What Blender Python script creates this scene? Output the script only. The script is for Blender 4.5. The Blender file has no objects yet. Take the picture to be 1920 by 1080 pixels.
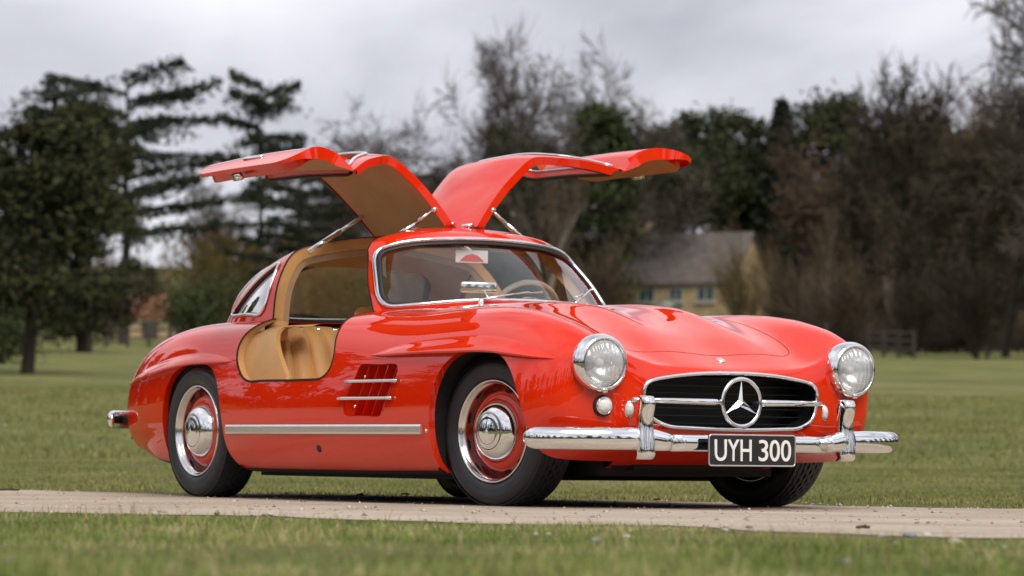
import bpy, bmesh, math, random
import numpy as np
from mathutils import Vector, Matrix
from mathutils.bvhtree import BVHTree

S = bpy.context.scene
COL = S.collection
ZG = 0.035                      # car frame: tyres stand at z = ZG

# ------------------------------------------------------------------ camera
CAM = np.array([11.873, -8.339, 0.258 - ZG])
YAW, PIT, ROL, FPX = math.radians(147.012), math.radians(2.711), math.radians(0.624), 6531.4
cd = bpy.data.cameras.new('camera'); cam = bpy.data.objects.new('camera', cd); COL.objects.link(cam)
vd = Vector((math.cos(YAW)*math.cos(PIT), math.sin(YAW)*math.cos(PIT), math.sin(PIT)))
rt = vd.cross(Vector((0, 0, 1))).normalized(); upv = rt.cross(vd)
rt, upv = rt*math.cos(ROL)+upv*math.sin(ROL), -rt*math.sin(ROL)+upv*math.cos(ROL)
mw = Matrix((rt, upv, -vd)).transposed().to_4x4(); mw.translation = Vector(CAM)
cam.matrix_world = mw
cd.sensor_width = 36; cd.lens = FPX/1920*36; cd.clip_start = .5; cd.clip_end = 5000
cd.dof.use_dof = True; cd.dof.focus_distance = 13.8; cd.dof.aperture_fstop = 4.3; cd.dof.aperture_blades = 9
S.camera = cam

# ------------------------------------------------------------------ sky and sun
SUN_EL, SUN_AZ = math.radians(50), math.radians(-12)      # azimuth from +X: ahead of the car's nose
w = bpy.data.worlds.new('World'); S.world = w; w.use_nodes = True
nt = w.node_tree; nt.nodes.clear()
def N(nt, t, **k):
    n = nt.nodes.new(t)
    for a, b in k.items():
        if a.startswith('i_'):
            n.inputs[a[2:].replace('_', ' ')].default_value = b
        else: setattr(n, a, b)
    return n
def ramp(nt, pts, mode='LINEAR'):
    n = nt.nodes.new('ShaderNodeValToRGB'); cr = n.color_ramp; cr.interpolation = mode
    while len(cr.elements) < len(pts): cr.elements.new(.5)
    for e, (p, c) in zip(cr.elements, pts):
        e.position = p; e.color = (c, c, c, 1) if isinstance(c, (int, float)) else (*c, 1)
    return n
L = nt.links.new
tc = N(nt, 'ShaderNodeTexCoord')
sky = N(nt, 'ShaderNodeTexSky', sky_type='NISHITA', sun_disc=False, sun_elevation=SUN_EL, sun_rotation=math.pi/2-SUN_AZ)
sky.air_density = 1; sky.dust_density = 2
bg1 = N(nt, 'ShaderNodeBackground'); bg1.inputs[1].default_value = .05
L(sky.outputs[0], bg1.inputs[0])
sep = N(nt, 'ShaderNodeSeparateXYZ'); L(tc.outputs['Generated'], sep.inputs[0])
zz = N(nt, 'ShaderNodeMath', operation='MAXIMUM'); L(sep.outputs[2], zz.inputs[0]); zz.inputs[1].default_value = 0
za = N(nt, 'ShaderNodeMath', operation='ADD'); L(zz.outputs[0], za.inputs[0]); za.inputs[1].default_value = .30
dv = N(nt, 'ShaderNodeVectorMath', operation='DIVIDE'); L(tc.outputs['Generated'], dv.inputs[0]); L(za.outputs[0], dv.inputs[1])
nz = N(nt, 'ShaderNodeTexNoise', noise_dimensions='3D'); nz.inputs['Scale'].default_value = 1.5; nz.inputs['Detail'].default_value = 6
nz.inputs['Roughness'].default_value = .52; nz.inputs['Distortion'].default_value = .35
mp = N(nt, 'ShaderNodeMapping'); mp.inputs['Location'].default_value = (3.1, 7.7, 0); mp.inputs['Scale'].default_value = (1, 1, .0)
L(dv.outputs[0], mp.inputs[0]); L(mp.outputs[0], nz.inputs['Vector'])
cr = ramp(nt, [(.30, (.33, .335, .385)), (.42, (.48, .485, .54)), (.53, (.66, .665, .72)), (.64, (.80, .80, .835))])
L(nz.outputs[0], cr.inputs[0])
bg2 = N(nt, 'ShaderNodeBackground'); bg2.inputs[1].default_value = .92
L(cr.outputs[0], bg2.inputs[0])
cov = ramp(nt, [(.28, .90), (.6, 1.0)]); L(nz.outputs[0], cov.inputs[0])
mx = N(nt, 'ShaderNodeMixShader'); L(cov.outputs[0], mx.inputs[0]); L(bg1.outputs[0], mx.inputs[1]); L(bg2.outputs[0], mx.inputs[2])
wo = N(nt, 'ShaderNodeOutputWorld'); L(mx.outputs[0], wo.inputs[0])
sd = bpy.data.lights.new('sun', 'SUN'); sd.energy = 2.0; sd.angle = math.radians(34); sd.color = (1, .93, .83)
sun = bpy.data.objects.new('sun', sd); COL.objects.link(sun)
sdir = Vector((math.cos(SUN_EL)*math.cos(SUN_AZ), math.cos(SUN_EL)*math.sin(SUN_AZ), math.sin(SUN_EL)))
sun.rotation_euler = (-sdir).to_track_quat('-Z', 'Y').to_euler(); sun.location = (0, 0, 60)

# ------------------------------------------------------------------ render look
S.view_settings.view_transform = 'Standard'; S.view_settings.look = 'None'
S.view_settings.exposure = 0.5; S.view_settings.gamma = 1; S.view_settings.use_curve_mapping = False
S.cycles.use_denoising = True; S.cycles.max_bounces = 8; S.cycles.transparent_max_bounces = 24
S.cycles.sample_clamp_indirect = 6; S.cycles.caustics_reflective = False; S.cycles.caustics_refractive = False

# ------------------------------------------------------------------ materials
MATS = {}
def mat(name):
    m = bpy.data.materials.new(name); m.use_nodes = True; MATS[name] = m
    b = m.node_tree.nodes['Principled BSDF']
    return m, m.node_tree, b
def simple(name, col, rough=.5, metal=0, coat=0, noise=0, nscale=8, bump=0, bscale=60, spec=.5):
    m, t, b = mat(name)
    b.inputs['Base Color'].default_value = (*col, 1); b.inputs['Roughness'].default_value = rough
    b.inputs['Metallic'].default_value = metal; b.inputs['Coat Weight'].default_value = coat
    b.inputs['Coat Roughness'].default_value = .01; b.inputs['Specular IOR Level'].default_value = spec
    tcn = N(t, 'ShaderNodeTexCoord')
    if noise:
        n = N(t, 'ShaderNodeTexNoise'); n.inputs['Scale'].default_value = nscale; n.inputs['Detail'].default_value = 6
        t.links.new(tcn.outputs['Object'], n.inputs['Vector'])
        r = ramp(t, [(.3, tuple(c*(1-noise) for c in col)), (.7, tuple(min(1, c*(1+noise)) for c in col))])
        t.links.new(n.outputs[0], r.inputs[0]); t.links.new(r.outputs[0], b.inputs['Base Color'])
    if bump:
        n = N(t, 'ShaderNodeTexNoise'); n.inputs['Scale'].default_value = bscale; n.inputs['Detail'].default_value = 5
        t.links.new(tcn.outputs['Object'], n.inputs['Vector'])
        bp = N(t, 'ShaderNodeBump'); bp.inputs['Strength'].default_value = bump; bp.inputs['Distance'].default_value = .01
        t.links.new(n.outputs[0], bp.inputs['Height']); t.links.new(bp.outputs[0], b.inputs['Normal'])
    return m
simple('red_paint', (.74, .026, .003), .35, 0, 1.0, noise=.03, nscale=3, spec=.0)
MATS['red_paint'].node_tree.nodes['Principled BSDF'].inputs['Coat IOR'].default_value = 1.6
simple('chrome', (.86, .87, .88), .07, 1.0, noise=.03, nscale=12)
simple('satin_metal', (.78, .78, .77), .3, 1.0, noise=.04, nscale=20)
simple('aluminium_strip', (.88, .87, .85), .22, .85, noise=.04, nscale=20)
simple('tan_leather', (.66, .36, .13), .48, bump=.25, bscale=160, noise=.12, nscale=6)
simple('tan_lining', (.44, .29, .17), .75, bump=.2, bscale=200, noise=.10, nscale=5)
simple('black_rubber', (.014, .014, .015), .55, bump=.1, bscale=90, noise=.2, nscale=9)
simple('tyre_rubber', (.020, .022, .026), .42, bump=.12, bscale=40, noise=.3, nscale=14)
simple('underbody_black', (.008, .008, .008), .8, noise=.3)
simple('gap_black', (.006, .004, .004), .8, noise=.2)
simple('cream_bakelite', (.82, .76, .62), .25, coat=.5, noise=.03)
simple('plate_black', (.02, .02, .022), .3, coat=.4, noise=.2, nscale=30)
simple('plate_letter', (.78, .78, .76), .4, noise=.05, nscale=40)
simple('paper_white', (.66, .65, .64), .6, noise=.03)
simple('paper_red', (.6, .06, .05), .6, noise=.05)
simple('grille_black', (.010, .010, .011), .45, noise=.2)
simple('tail_red', (.45, .01, .01), .15, coat=1, noise=.05)
simple('carpet', (.10, .05, .025), .95, bump=.4, bscale=300, noise=.2)
simple('lamp_silver', (.93, .94, .95), .22, 1.0, noise=.02)
simple('lamp_bulb', (.9, .9, .88), .1, coat=1, noise=.02)
simple('lamp_black', (.02, .02, .02), .3, noise=.1)
simple('lamp_white', (.75, .75, .72), .25, coat=1, noise=.08, nscale=120, bump=.3, bscale=90)
simple('paper_grey', (.3, .3, .32), .6, noise=.05)
def glass_mat(name, tint=(1, 1, 1), rough=.0, ior=1.5, gl=(1, 1, 1), bump=None, blend=.08, haze=0):
    m, t, b = mat(name); t.nodes.remove(b)
    out = t.nodes['Material Output']
    tr = N(t, 'ShaderNodeBsdfTransparent'); tr.inputs[0].default_value = (*tint, 1)
    go = N(t, 'ShaderNodeBsdfGlossy'); go.inputs['Roughness'].default_value = rough; go.inputs[0].default_value = (*gl, 1)
    fr = N(t, 'ShaderNodeLayerWeight'); fr.inputs[0].default_value = .5
    pw = N(t, 'ShaderNodeMath', operation='POWER'); pw.inputs[1].default_value = 4; t.links.new(fr.outputs['Facing'], pw.inputs[0])
    mu = N(t, 'ShaderNodeMath', operation='MULTIPLY_ADD', use_clamp=True); mu.inputs[1].default_value = .8; mu.inputs[2].default_value = blend
    t.links.new(pw.outputs[0], mu.inputs[0])
    mxx = N(t, 'ShaderNodeMixShader'); t.links.new(mu.outputs[0], mxx.inputs[0])
    t.links.new(tr.outputs[0], mxx.inputs[1]); t.links.new(go.outputs[0], mxx.inputs[2]); t.links.new(mxx.outputs[0], out.inputs[0])
    if haze:
        df = N(t, 'ShaderNodeBsdfTranslucent'); df.inputs[0].default_value = (.9, .92, .95, 1); d2 = N(t, 'ShaderNodeBsdfDiffuse'); d2.inputs[0].default_value = (.85, .87, .9, 1)
        m2 = N(t, 'ShaderNodeMixShader'); m2.inputs[0].default_value = .6; t.links.new(df.outputs[0], m2.inputs[1]); t.links.new(d2.outputs[0], m2.inputs[2])
        m3 = N(t, 'ShaderNodeMixShader'); m3.inputs[0].default_value = haze; t.links.new(mxx.outputs[0], m3.inputs[1]); t.links.new(m2.outputs[0], m3.inputs[2]); t.links.new(m3.outputs[0], out.inputs[0])
    tcn = N(t, 'ShaderNodeTexCoord')
    if bump:
        wv = N(t, 'ShaderNodeTexWave', bands_direction='Y'); wv.inputs['Scale'].default_value = bump; wv.inputs['Distortion'].default_value = 1.2
        t.links.new(tcn.outputs['Object'], wv.inputs['Vector'])
        bp = N(t, 'ShaderNodeBump'); bp.inputs['Strength'].default_value = .5; bp.inputs['Distance'].default_value = .01
        t.links.new(wv.outputs[0], bp.inputs['Height']); t.links.new(bp.outputs[0], go.inputs['Normal']); t.links.new(bp.outputs[0], fr.inputs['Normal'])
    return m
glass_mat('window_glass', (.96, .98, .97), blend=.09)
glass_mat('lamp_glass', (.97, .98, .98), rough=.06, bump=14, blend=.16, haze=.42)
glass_mat('silvered_glass', (.80, .83, .86), blend=.62)
simple('rim_metal', (.80, .79, .77), .13, 1.0, noise=.04, nscale=20)

# ------------------------------------------------------------------ mesh helpers
def link(o, parent=None):
    COL.objects.link(o)
    if parent is not None: o.parent = parent
    return o
def setm(me, mats):
    for m in (mats if isinstance(mats, (list, tuple)) else [mats]): me.materials.append(MATS[m] if isinstance(m, str) else m)
def mesh_obj(name, V, F, m, parent=None, smooth=True, normals=None, fm=None):
    me = bpy.data.meshes.new(name)
    me.from_pydata([tuple(map(float, v)) for v in V], [], [tuple(int(i) for i in f) for f in F])
    setm(me, m)
    if smooth: me.polygons.foreach_set('use_smooth', [True]*len(me.polygons))
    if fm is not None: me.polygons.foreach_set('material_index', fm)
    me.update()
    if normals is not None: me.normals_split_custom_set_from_vertices([tuple(map(float, n)) for n in normals])
    return link(bpy.data.objects.new(name, me), parent)
def fast_mesh(name, V, tris_or_quads, m):
    V = np.asarray(V, np.float32); Q = np.asarray(tris_or_quads, np.int32); k = Q.shape[1]
    me = bpy.data.meshes.new(name); me.vertices.add(len(V)); me.vertices.foreach_set('co', V.ravel())
    me.loops.add(Q.size); me.loops.foreach_set('vertex_index', Q.ravel())
    me.polygons.add(len(Q)); me.polygons.foreach_set('loop_start', np.arange(0, Q.size, k, dtype=np.int32))
    setm(me, m); me.update(calc_edges=True)
    return me
def empty(name, loc=(0, 0, 0), parent=None):
    o = bpy.data.objects.new(name, None); o.location = loc; o.empty_display_size = .2
    return link(o, parent)
def tag(o, label=None, cat=None, group=None, kind=None):
    if label: o['label'] = label
    if cat: o['category'] = cat
    if group: o['group'] = group
    if kind: o['kind'] = kind
    return o
class MB:
    def __init__(s): s.V = []; s.F = []; s.M = []
    def add(s, V, F, mi=0):
        o = len(s.V); s.V += [tuple(v) for v in V]; s.F += [tuple(i+o for i in f) for f in F]; s.M += [mi]*len(F); return s
    def box(s, c, d, rot=None, mi=0):
        x, y, z = (k/2 for k in d)
        P = [Vector((a*x, b*y, e*z)) for e in (-1, 1) for b in (-1, 1) for a in (-1, 1)]
        if rot is not None: P = [rot @ p for p in P]
        c = Vector(c)
        return s.add([p+c for p in P], [(0, 2, 3, 1), (4, 5, 7, 6), (0, 1, 5, 4), (2, 6, 7, 3), (0, 4, 6, 2), (1, 3, 7, 5)], mi)
    def tube(s, pts, r, n=10, cap=True, mi=0):
        V, F = sweep(pts, [(math.cos(2*math.pi*k/n), math.sin(2*math.pi*k/n)) for k in range(n)], scale=r, cap=cap)
        return s.add(V, F, mi)
    def lathe(s, prof, n, origin, axis, mi=0, ref=None):
        """prof: (r, h) pairs; axis: unit vector"""
        a = Vector(axis).normalized(); e = Vector(ref) if ref else (Vector((0, 0, 1)) if abs(a.z) < .9 else Vector((1, 0, 0)))
        e1 = (e-a*e.dot(a)).normalized(); e2 = a.cross(e1); o = Vector(origin)
        V = []; F = []
        for r, h in prof:
            for k in range(n):
                t = 2*math.pi*k/n; V.append(o+a*h+(e1*math.cos(t)+e2*math.sin(t))*r)
        for i in range(len(prof)-1):
            for k in range(n):
                k2 = (k+1) % n; F.append((i*n+k, i*n+k2, (i+1)*n+k2, (i+1)*n+k))
        return s.add(V, F, mi)
    def build(s, name, m, parent=None, smooth=True, sharp=None):
        o = mesh_obj(name, s.V, s.F, m, parent, smooth, fm=s.M)
        if sharp:
            md = o.data
            bm = bmesh.new(); bm.from_mesh(md)
            for e in bm.edges:
                if len(e.link_faces) == 2 and e.calc_face_angle(0) > math.radians(sharp): e.smooth = False
            bm.to_mesh(md); bm.free()
        return o
def bevel(o, w, seg=2):
    bm = bmesh.new(); bm.from_mesh(o.data)
    bmesh.ops.bevel(bm, geom=[e for e in bm.edges if e.calc_face_angle(0) > .5], offset=w, segments=seg, profile=.5, affect='EDGES')
    bm.to_mesh(o.data); bm.free(); o.data.polygons.foreach_set('use_smooth', [True]*len(o.data.polygons))
    return o
def sweep(pts, prof, scale=1, up=(0, 0, 1), cap=True, closed=False):
    """prof: 2-D (side, up) points; scale: number or per-point"""
    P = [Vector(p) for p in pts]; n = len(P); k = len(prof); V = []; F = []
    sc = scale if isinstance(scale, (list, tuple)) else [scale]*n
    U = Vector(up); prev = None
    for i in range(n):
        t = (P[(i+1) % n]-P[i-1]) if closed else (P[min(i+1, n-1)]-P[max(i-1, 0)])
        t.normalize()
        if prev is None:
            u0 = U if abs(t.dot(U)) < .95 else Vector((1, 0, 0))
        else: u0 = prev
        if abs(t.dot(U)) < .85: u0 = U
        sd_ = t.cross(u0).normalized(); u1 = sd_.cross(t); prev = u1
        s_ = sc[i]; sx, sy = s_ if isinstance(s_, (tuple, list)) else (s_, s_)
        for a, b in prof: V.append(P[i]+sd_*a*sx+u1*b*sy)
    for i in range(n if closed else n-1):
        j = (i+1) % n
        for q in range(k):
            q2 = (q+1) % k; F.append((i*k+q, i*k+q2, j*k+q2, j*k+q))
    if cap and not closed:
        F.append(tuple(range(k))[::-1]); F.append(tuple((n-1)*k+q for q in range(k)))
    return V, F
def spmat(t, q):
    """natural cubic spline: matrix taking values at t to values at q"""
    t = np.asarray(t, float); q = np.asarray(q, float); n = len(t); h = np.diff(t)
    A = np.zeros((n, n)); B = np.zeros((n, n)); A[0, 0] = A[-1, -1] = 1
    for i in range(1, n-1):
        A[i, i-1] = h[i-1]; A[i, i] = 2*(h[i-1]+h[i]); A[i, i+1] = h[i]
        B[i, i-1] = 6/h[i-1]; B[i, i] = -6/h[i-1]-6/h[i]; B[i, i+1] = 6/h[i]
    M2 = np.linalg.solve(A, B)
    k = np.clip(np.searchsorted(t, q, side='right')-1, 0, n-2); r = np.arange(len(q)); I = np.eye(n)
    a = ((t[k+1]-q)/h[k])[:, None]; b = ((q-t[k])/h[k])[:, None]; hh = (h[k]**2)[:, None]/6
    return a*I[k]+b*I[k+1]+((a**3-a)*M2[k]+(b**3-b)*M2[k+1])*hh
def curve(pts, n, closed=False):
    P = np.asarray(pts, float)
    if closed:
        m = len(P); P = np.vstack([P[-4:], P, P[:5]])
        t = np.concatenate([[0], np.cumsum(np.sqrt(np.linalg.norm(np.diff(P, axis=0), axis=1))+1e-9)])
        return spmat(t, np.linspace(t[4], t[4+m], n, endpoint=False)) @ P
    t = np.concatenate([[0], np.cumsum(np.linalg.norm(np.diff(P, axis=0), axis=1)+1e-9)])
    return spmat(t, np.linspace(0, t[-1], n)) @ P
def polysdf(pts, P):
    """signed distance (inside positive) of 2-D points to a closed polygon"""
    P = np.asarray(P, float); pts = np.asarray(pts, float); d = np.full(len(pts), 1e9); ins = np.zeros(len(pts), bool)
    for i in range(len(P)):
        a, b = P[i], P[(i+1) % len(P)]; ab = b-a; ap = pts-a
        t = np.clip(ap@ab/(ab@ab+1e-12), 0, 1); d = np.minimum(d, np.linalg.norm(ap-t[:, None]*ab, axis=1))
        c = ((a[1] > pts[:, 1]) != (b[1] > pts[:, 1]))
        xi = a[0]+(pts[:, 1]-a[1])/(b[1]-a[1]+1e-12)*(b[0]-a[0]); ins ^= c & (pts[:, 0] < xi)
    return np.where(ins, d, -d)
def clip(A, F, g, keep_cut=True):
    """A: vertex attribute rows (x y z nx ny nz ...); keep g > 0; returns A, F, cut edges"""
    g = np.where(np.abs(g) < 1e-7, 1e-7, g); pos = g > 0; rows = []; cache = {}; n0 = len(A); out = []; cut = []
    for f in F:
        s = sum(pos[i] for i in f)
        if s == 0: continue
        if s == len(f): out.append(f); continue
        nf = []; ce = []
        for a, b in zip(f, f[1:]+f[:1]):
            if pos[a]: nf.append(a)
            if pos[a] != pos[b]:
                key = (a, b) if a < b else (b, a)
                if key not in cache:
                    t = g[key[0]]/(g[key[0]]-g[key[1]]); rows.append(A[key[0]]*(1-t)+A[key[1]]*t); cache[key] = n0+len(rows)-1
                nf.append(cache[key]); ce.append((cache[key], pos[a]))
        if len(nf) >= 3: out.append(tuple(nf))
        if len(ce) == 2: cut.append((ce[0][0], ce[1][0]) if ce[0][1] else (ce[1][0], ce[0][0]))
    A2 = np.vstack([A]+([np.array(rows)] if rows else []))
    used = np.zeros(len(A2), bool)
    for f in out: used[list(f)] = True
    for e in cut: used[list(e)] = True
    idx = np.cumsum(used)-1
    return A2[used], [tuple(int(idx[i]) for i in f) for f in out], [(int(idx[a]), int(idx[b])) for a, b in cut]
def loops(edges):
    nx = {}
    for a, b in edges: nx.setdefault(a, []).append(b); nx.setdefault(b, []).append(a)
    seen = set(); res = []
    starts = [k for k in nx if len(nx[k]) == 1]+list(nx)
    for s in starts:
        if s in seen: continue
        lp = [s]; seen.add(s); cur = s
        while True:
            n2 = [k for k in nx[cur] if k not in seen]
            if not n2: break
            cur = n2[0]; seen.add(cur); lp.append(cur)
        if len(lp) > 2: res.append((lp, s in nx[cur] and len(lp) > 3))
    return res
def flange(A, F, edges, off, normals=None):
    """strip from each cut edge to its offset place; off: function (pos, normal) -> new pos"""
    ids = sorted({i for e in edges for i in e}); m = {}; rows = []; n0 = len(A)
    for i in ids:
        p = A[i, :3]; q = off(p, A[i, 3:6]); m[i] = (n0+len(rows), n0+len(rows)+1)
        r1 = A[i].copy(); r2 = A[i].copy(); r2[:3] = q; rows += [r1, r2]
    FF = []
    for a, b in edges: FF.append((m[a][0], m[a][1], m[b][1], m[b][0]))
    rows = np.array(rows); acc = np.zeros((len(rows), 3))
    for f in FF:
        p = rows[[k-n0 for k in f], :3]; nn = np.cross(p[2]-p[0], p[3]-p[1])
        for k in f: acc[k-n0] += nn
    l = np.linalg.norm(acc, axis=1); l[l == 0] = 1; acc = acc/l[:, None]
    nbr = {}
    for a, b in edges:
        for i_, j_ in ((a, b), (b, a)): nbr.setdefault(i_, []).append(j_)
    for _ in range(5):
        new = acc.copy()
        for i_ in ids:
            for q in (0, 1):
                new[m[i_][q]-n0] = acc[m[i_][q]-n0]*2+sum((acc[m[j_][q]-n0] for j_ in nbr[i_] if acc[m[j_][q]-n0] @ acc[m[i_][q]-n0] > .6), np.zeros(3))
        acc = new/np.maximum(np.linalg.norm(new, axis=1), 1e-9)[:, None]
    rows[:, 3:6] = acc
    return np.vstack([A, rows]), FF
def grid_surface(net, us, vs, nu, nv, v_closed, ud=None):
    """tensor spline through net; returns A rows (pos, normal, u, v) and quads"""
    net = np.asarray(net, float); qu = np.linspace(us[0], us[-1], nu) if ud is None else ud
    if v_closed:
        m = net.shape[1]; per = vs[-1]
        ext = np.concatenate([net[:, -4:], net, net[:, :5]], 1)
        tv = np.concatenate([vs[m-4:m]-per, vs[:m], vs[:5]+per]); qv = np.linspace(0, per, nv, endpoint=False)
    else: ext = net; tv = vs; qv = np.linspace(vs[0], vs[-1], nv)
    Mu, Mv = spmat(us, qu), spmat(tv, qv)
    P = np.einsum('ai,ijk,bj->abk', Mu, ext, Mv)
    return P, qu, qv
def grid_faces(nu, nv, closed):
    F = []
    for i in range(nu-1):
        for j in range(nv if closed else nv-1):
            j2 = (j+1) % nv; F.append((i*nv+j, i*nv+j2, (i+1)*nv+j2, (i+1)*nv+j))
    return F
def grid_normals(P, closed):
    du = np.gradient(P, axis=0)
    if closed: dvv = (np.roll(P, -1, 1)-np.roll(P, 1, 1))/2
    else: dvv = np.gradient(P, axis=1)
    n = np.cross(du, dvv); l = np.linalg.norm(n, axis=2, keepdims=True); l[l < 1e-12] = 1
    return n/l
# ================================================================== the car
def body_net():
    T = []   # each station: list of 14 (x, y, z), bottom centre -> top centre
    def st(x, low, hi):
        T.append([(x, y, z) for y, z in low+hi])
    def lo(zb, y3, z3): return [(0, zb), (.42, zb), (min(.68, y3-.09), zb+.004), (y3, z3)]
    # tail cap
    T.append([(-3.535, y, z) for y, z in [(0, .40), (.05, .40), (.09, .405), (.12, .412), (.135, .42), (.14, .43), (.14, .44), (.135, .45), (.125, .46), (.11, .467), (.095, .472), (.075, .475), (.04, .477), (0, .478)]])
    st(-3.515, [(0, .33), (.28, .33), (.38, .335), (.45, .345)], [(.475, .37), (.49, .41), (.49, .45), (.475, .49), (.45, .52), (.41, .545), (.36, .555), (.28, .56), (.15, .563), (0, .563)])
    st(-3.44, [(0, .27), (.38, .27), (.50, .275), (.565, .29)], [(.60, .33), (.62, .39), (.622, .46), (.61, .525), (.575, .58), (.525, .618), (.465, .636), (.37, .645), (.2, .652), (0, .654)])
    st(-3.25, lo(.225, .635, .25), [(.68, .31), (.705, .39), (.71, .475), (.70, .565), (.672, .65), (.62, .708), (.548, .736), (.43, .748), (.23, .755), (0, .757)])
    st(-3.0, lo(.19, .69, .215), [(.735, .285), (.76, .385), (.766, .485), (.757, .595), (.727, .705), (.674, .77), (.597, .802), (.465, .815), (.25, .823), (0, .825)])
    st(-2.7, lo(.168, .725, .195), [(.773, .275), (.797, .38), (.803, .50), (.796, .615), (.765, .731), (.712, .799), (.636, .835), (.49, .85), (.27, .858), (0, .86)])
    st(-2.4, lo(.16, .755, .186), [(.803, .268), (.826, .38), (.833, .50), (.824, .62), (.79, .737), (.735, .806), (.66, .842), (.52, .857), (.28, .866), (0, .868)])
    st(-2.1, lo(.158, .777, .182), [(.828, .265), (.85, .38), (.855, .50), (.842, .62), (.807, .735), (.755, .805), (.682, .843), (.55, .86), (.3, .87), (0, .873)])
    st(-1.7, lo(.157, .792, .18), [(.847, .263), (.869, .38), (.871, .50), (.855, .62), (.826, .732), (.776, .807), (.702, .846), (.555, .862), (.3, .873), (0, .877)])
    st(-1.3, lo(.157, .797, .18), [(.852, .263), (.875, .38), (.877, .50), (.86, .62), (.832, .732), (.78, .808), (.70, .848), (.55, .867), (.3, .885), (0, .89)])
    st(-.9, lo(.158, .797, .18), [(.852, .263), (.873, .38), (.875, .50), (.859, .62), (.826, .731), (.766, .808), (.674, .852), (.512, .876), (.28, .900), (0, .907)])
    st(-.6, lo(.16, .795, .182), [(.848, .263), (.868, .38), (.87, .50), (.856, .62), (.818, .73), (.75, .808), (.652, .852), (.495, .868), (.27, .893), (0, .897)])
    st(-.3, lo(.163, .79, .185), [(.843, .265), (.863, .38), (.866, .50), (.853, .62), (.816, .731), (.748, .81), (.648, .855), (.487, .854), (.27, .876), (0, .877)])
    st(0, lo(.168, .78, .19), [(.836, .268), (.857, .38), (.86, .50), (.848, .618), (.81, .728), (.745, .808), (.646, .852), (.48, .828), (.26, .847), (0, .845)])
    st(.2, lo(.182, .77, .205), [(.83, .275), (.853, .38), (.856, .498), (.843, .61), (.803, .715), (.74, .792), (.648, .832), (.477, .79), (.25, .802), (0, .795)])
    st(.37, lo(.208, .757, .23), [(.815, .29), (.84, .388), (.843, .495), (.83, .598), (.793, .695), (.732, .764), (.645, .797), (.474, .738), (.25, .745), (0, .736)])
    T.append([(.50, 0, .25), (.49, .42, .25), (.482, .61, .255), (.475, .715, .27), (.485, .775, .32), (.495, .803, .40), (.50, .808, .49), (.505, .797, .585), (.505, .765, .668), (.505, .712, .724), (.505, .638, .752), (.50, .472, .688), (.497, .25, .684), (.497, 0, .675)])
    T.append([(.59, 0, .275), (.578, .41, .276), (.567, .56, .287), (.558, .65, .307), (.565, .712, .345), (.573, .742, .41), (.58, .747, .49), (.585, .738, .575), (.588, .715, .64), (.59, .672, .682), (.592, .60, .698), (.588, .452, .647), (.59, .25, .636), (.594, 0, .630)])
    T.append([(.65, 0, .313), (.635, .36, .316), (.622, .475, .33), (.615, .54, .352), (.612, .582, .384), (.613, .602, .432), (.616, .605, .49), (.62, .593, .547), (.626, .565, .587), (.631, .525, .61), (.635, .46, .62), (.64, .36, .611), (.650, .2, .605), (.655, 0, .603)])
    T.append([(.682, 0, .360), (.672, .26, .366), (.662, .345, .378), (.655, .388, .398), (.65, .41, .42), (.648, .42, .445), (.648, .427, .475), (.648, .43, .503), (.65, .425, .527), (.652, .405, .546), (.656, .365, .557), (.662, .28, .570), (.674, .15, .581), (.684, 0, .584)])
    H = np.array(T)
    M = H[:, 12:0:-1].copy(); M[:, :, 1] *= -1
    return np.concatenate([H, M], 1)
net = body_net()
dv_ = np.linalg.norm(np.roll(net, -1, 1)-net, axis=2)[4:16].mean(0); vsB = np.concatenate([[0], np.cumsum(dv_)])
du_ = np.linalg.norm(np.diff(net, axis=0), axis=2)[:, 3:12].mean(1); usB = np.concatenate([[0], np.cumsum(du_)])
nuB, nvB = 330, 176
PB, qu, qv = grid_surface(net, usB, vsB, nuB, nvB, True)
# power domes on the hood
X, Y, Z = PB[..., 0], PB[..., 1], PB[..., 2]
sm = lambda a, b, x: (lambda t: t*t*(3-2*t))(np.clip((x-a)/(b-a), 0, 1))
top = (Z > .6)
for s in (-1, 1):
    wdt = .062
    PB[..., 2] += np.where(top, .017*np.exp(-((Y-s*.205)/wdt)**2)*sm(-.78, -.25, X)*sm(.44, -.05, X), 0)
NB = -grid_normals(PB, True)
AB = np.concatenate([PB, NB], 2).reshape(-1, 6)
FB = grid_faces(nuB, nvB, True)
bvhB = BVHTree.FromPolygons([Vector(p) for p in AB[:, :3]], FB)
def zB(x, y):
    h = bvhB.ray_cast(Vector((x, y, 2)), Vector((0, 0, -1))); return h[0].z if h[0] else .8
def yB(x, z, s=-1):
    """side of the body at x, z: returns point and normal"""
    h = bvhB.ray_cast(Vector((x, 2*s, z)), Vector((0, -s, 0)))
    return (h[0], h[1]) if h[0] else (Vector((x, .85*s, z)), Vector((0, s, 0)))

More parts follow.
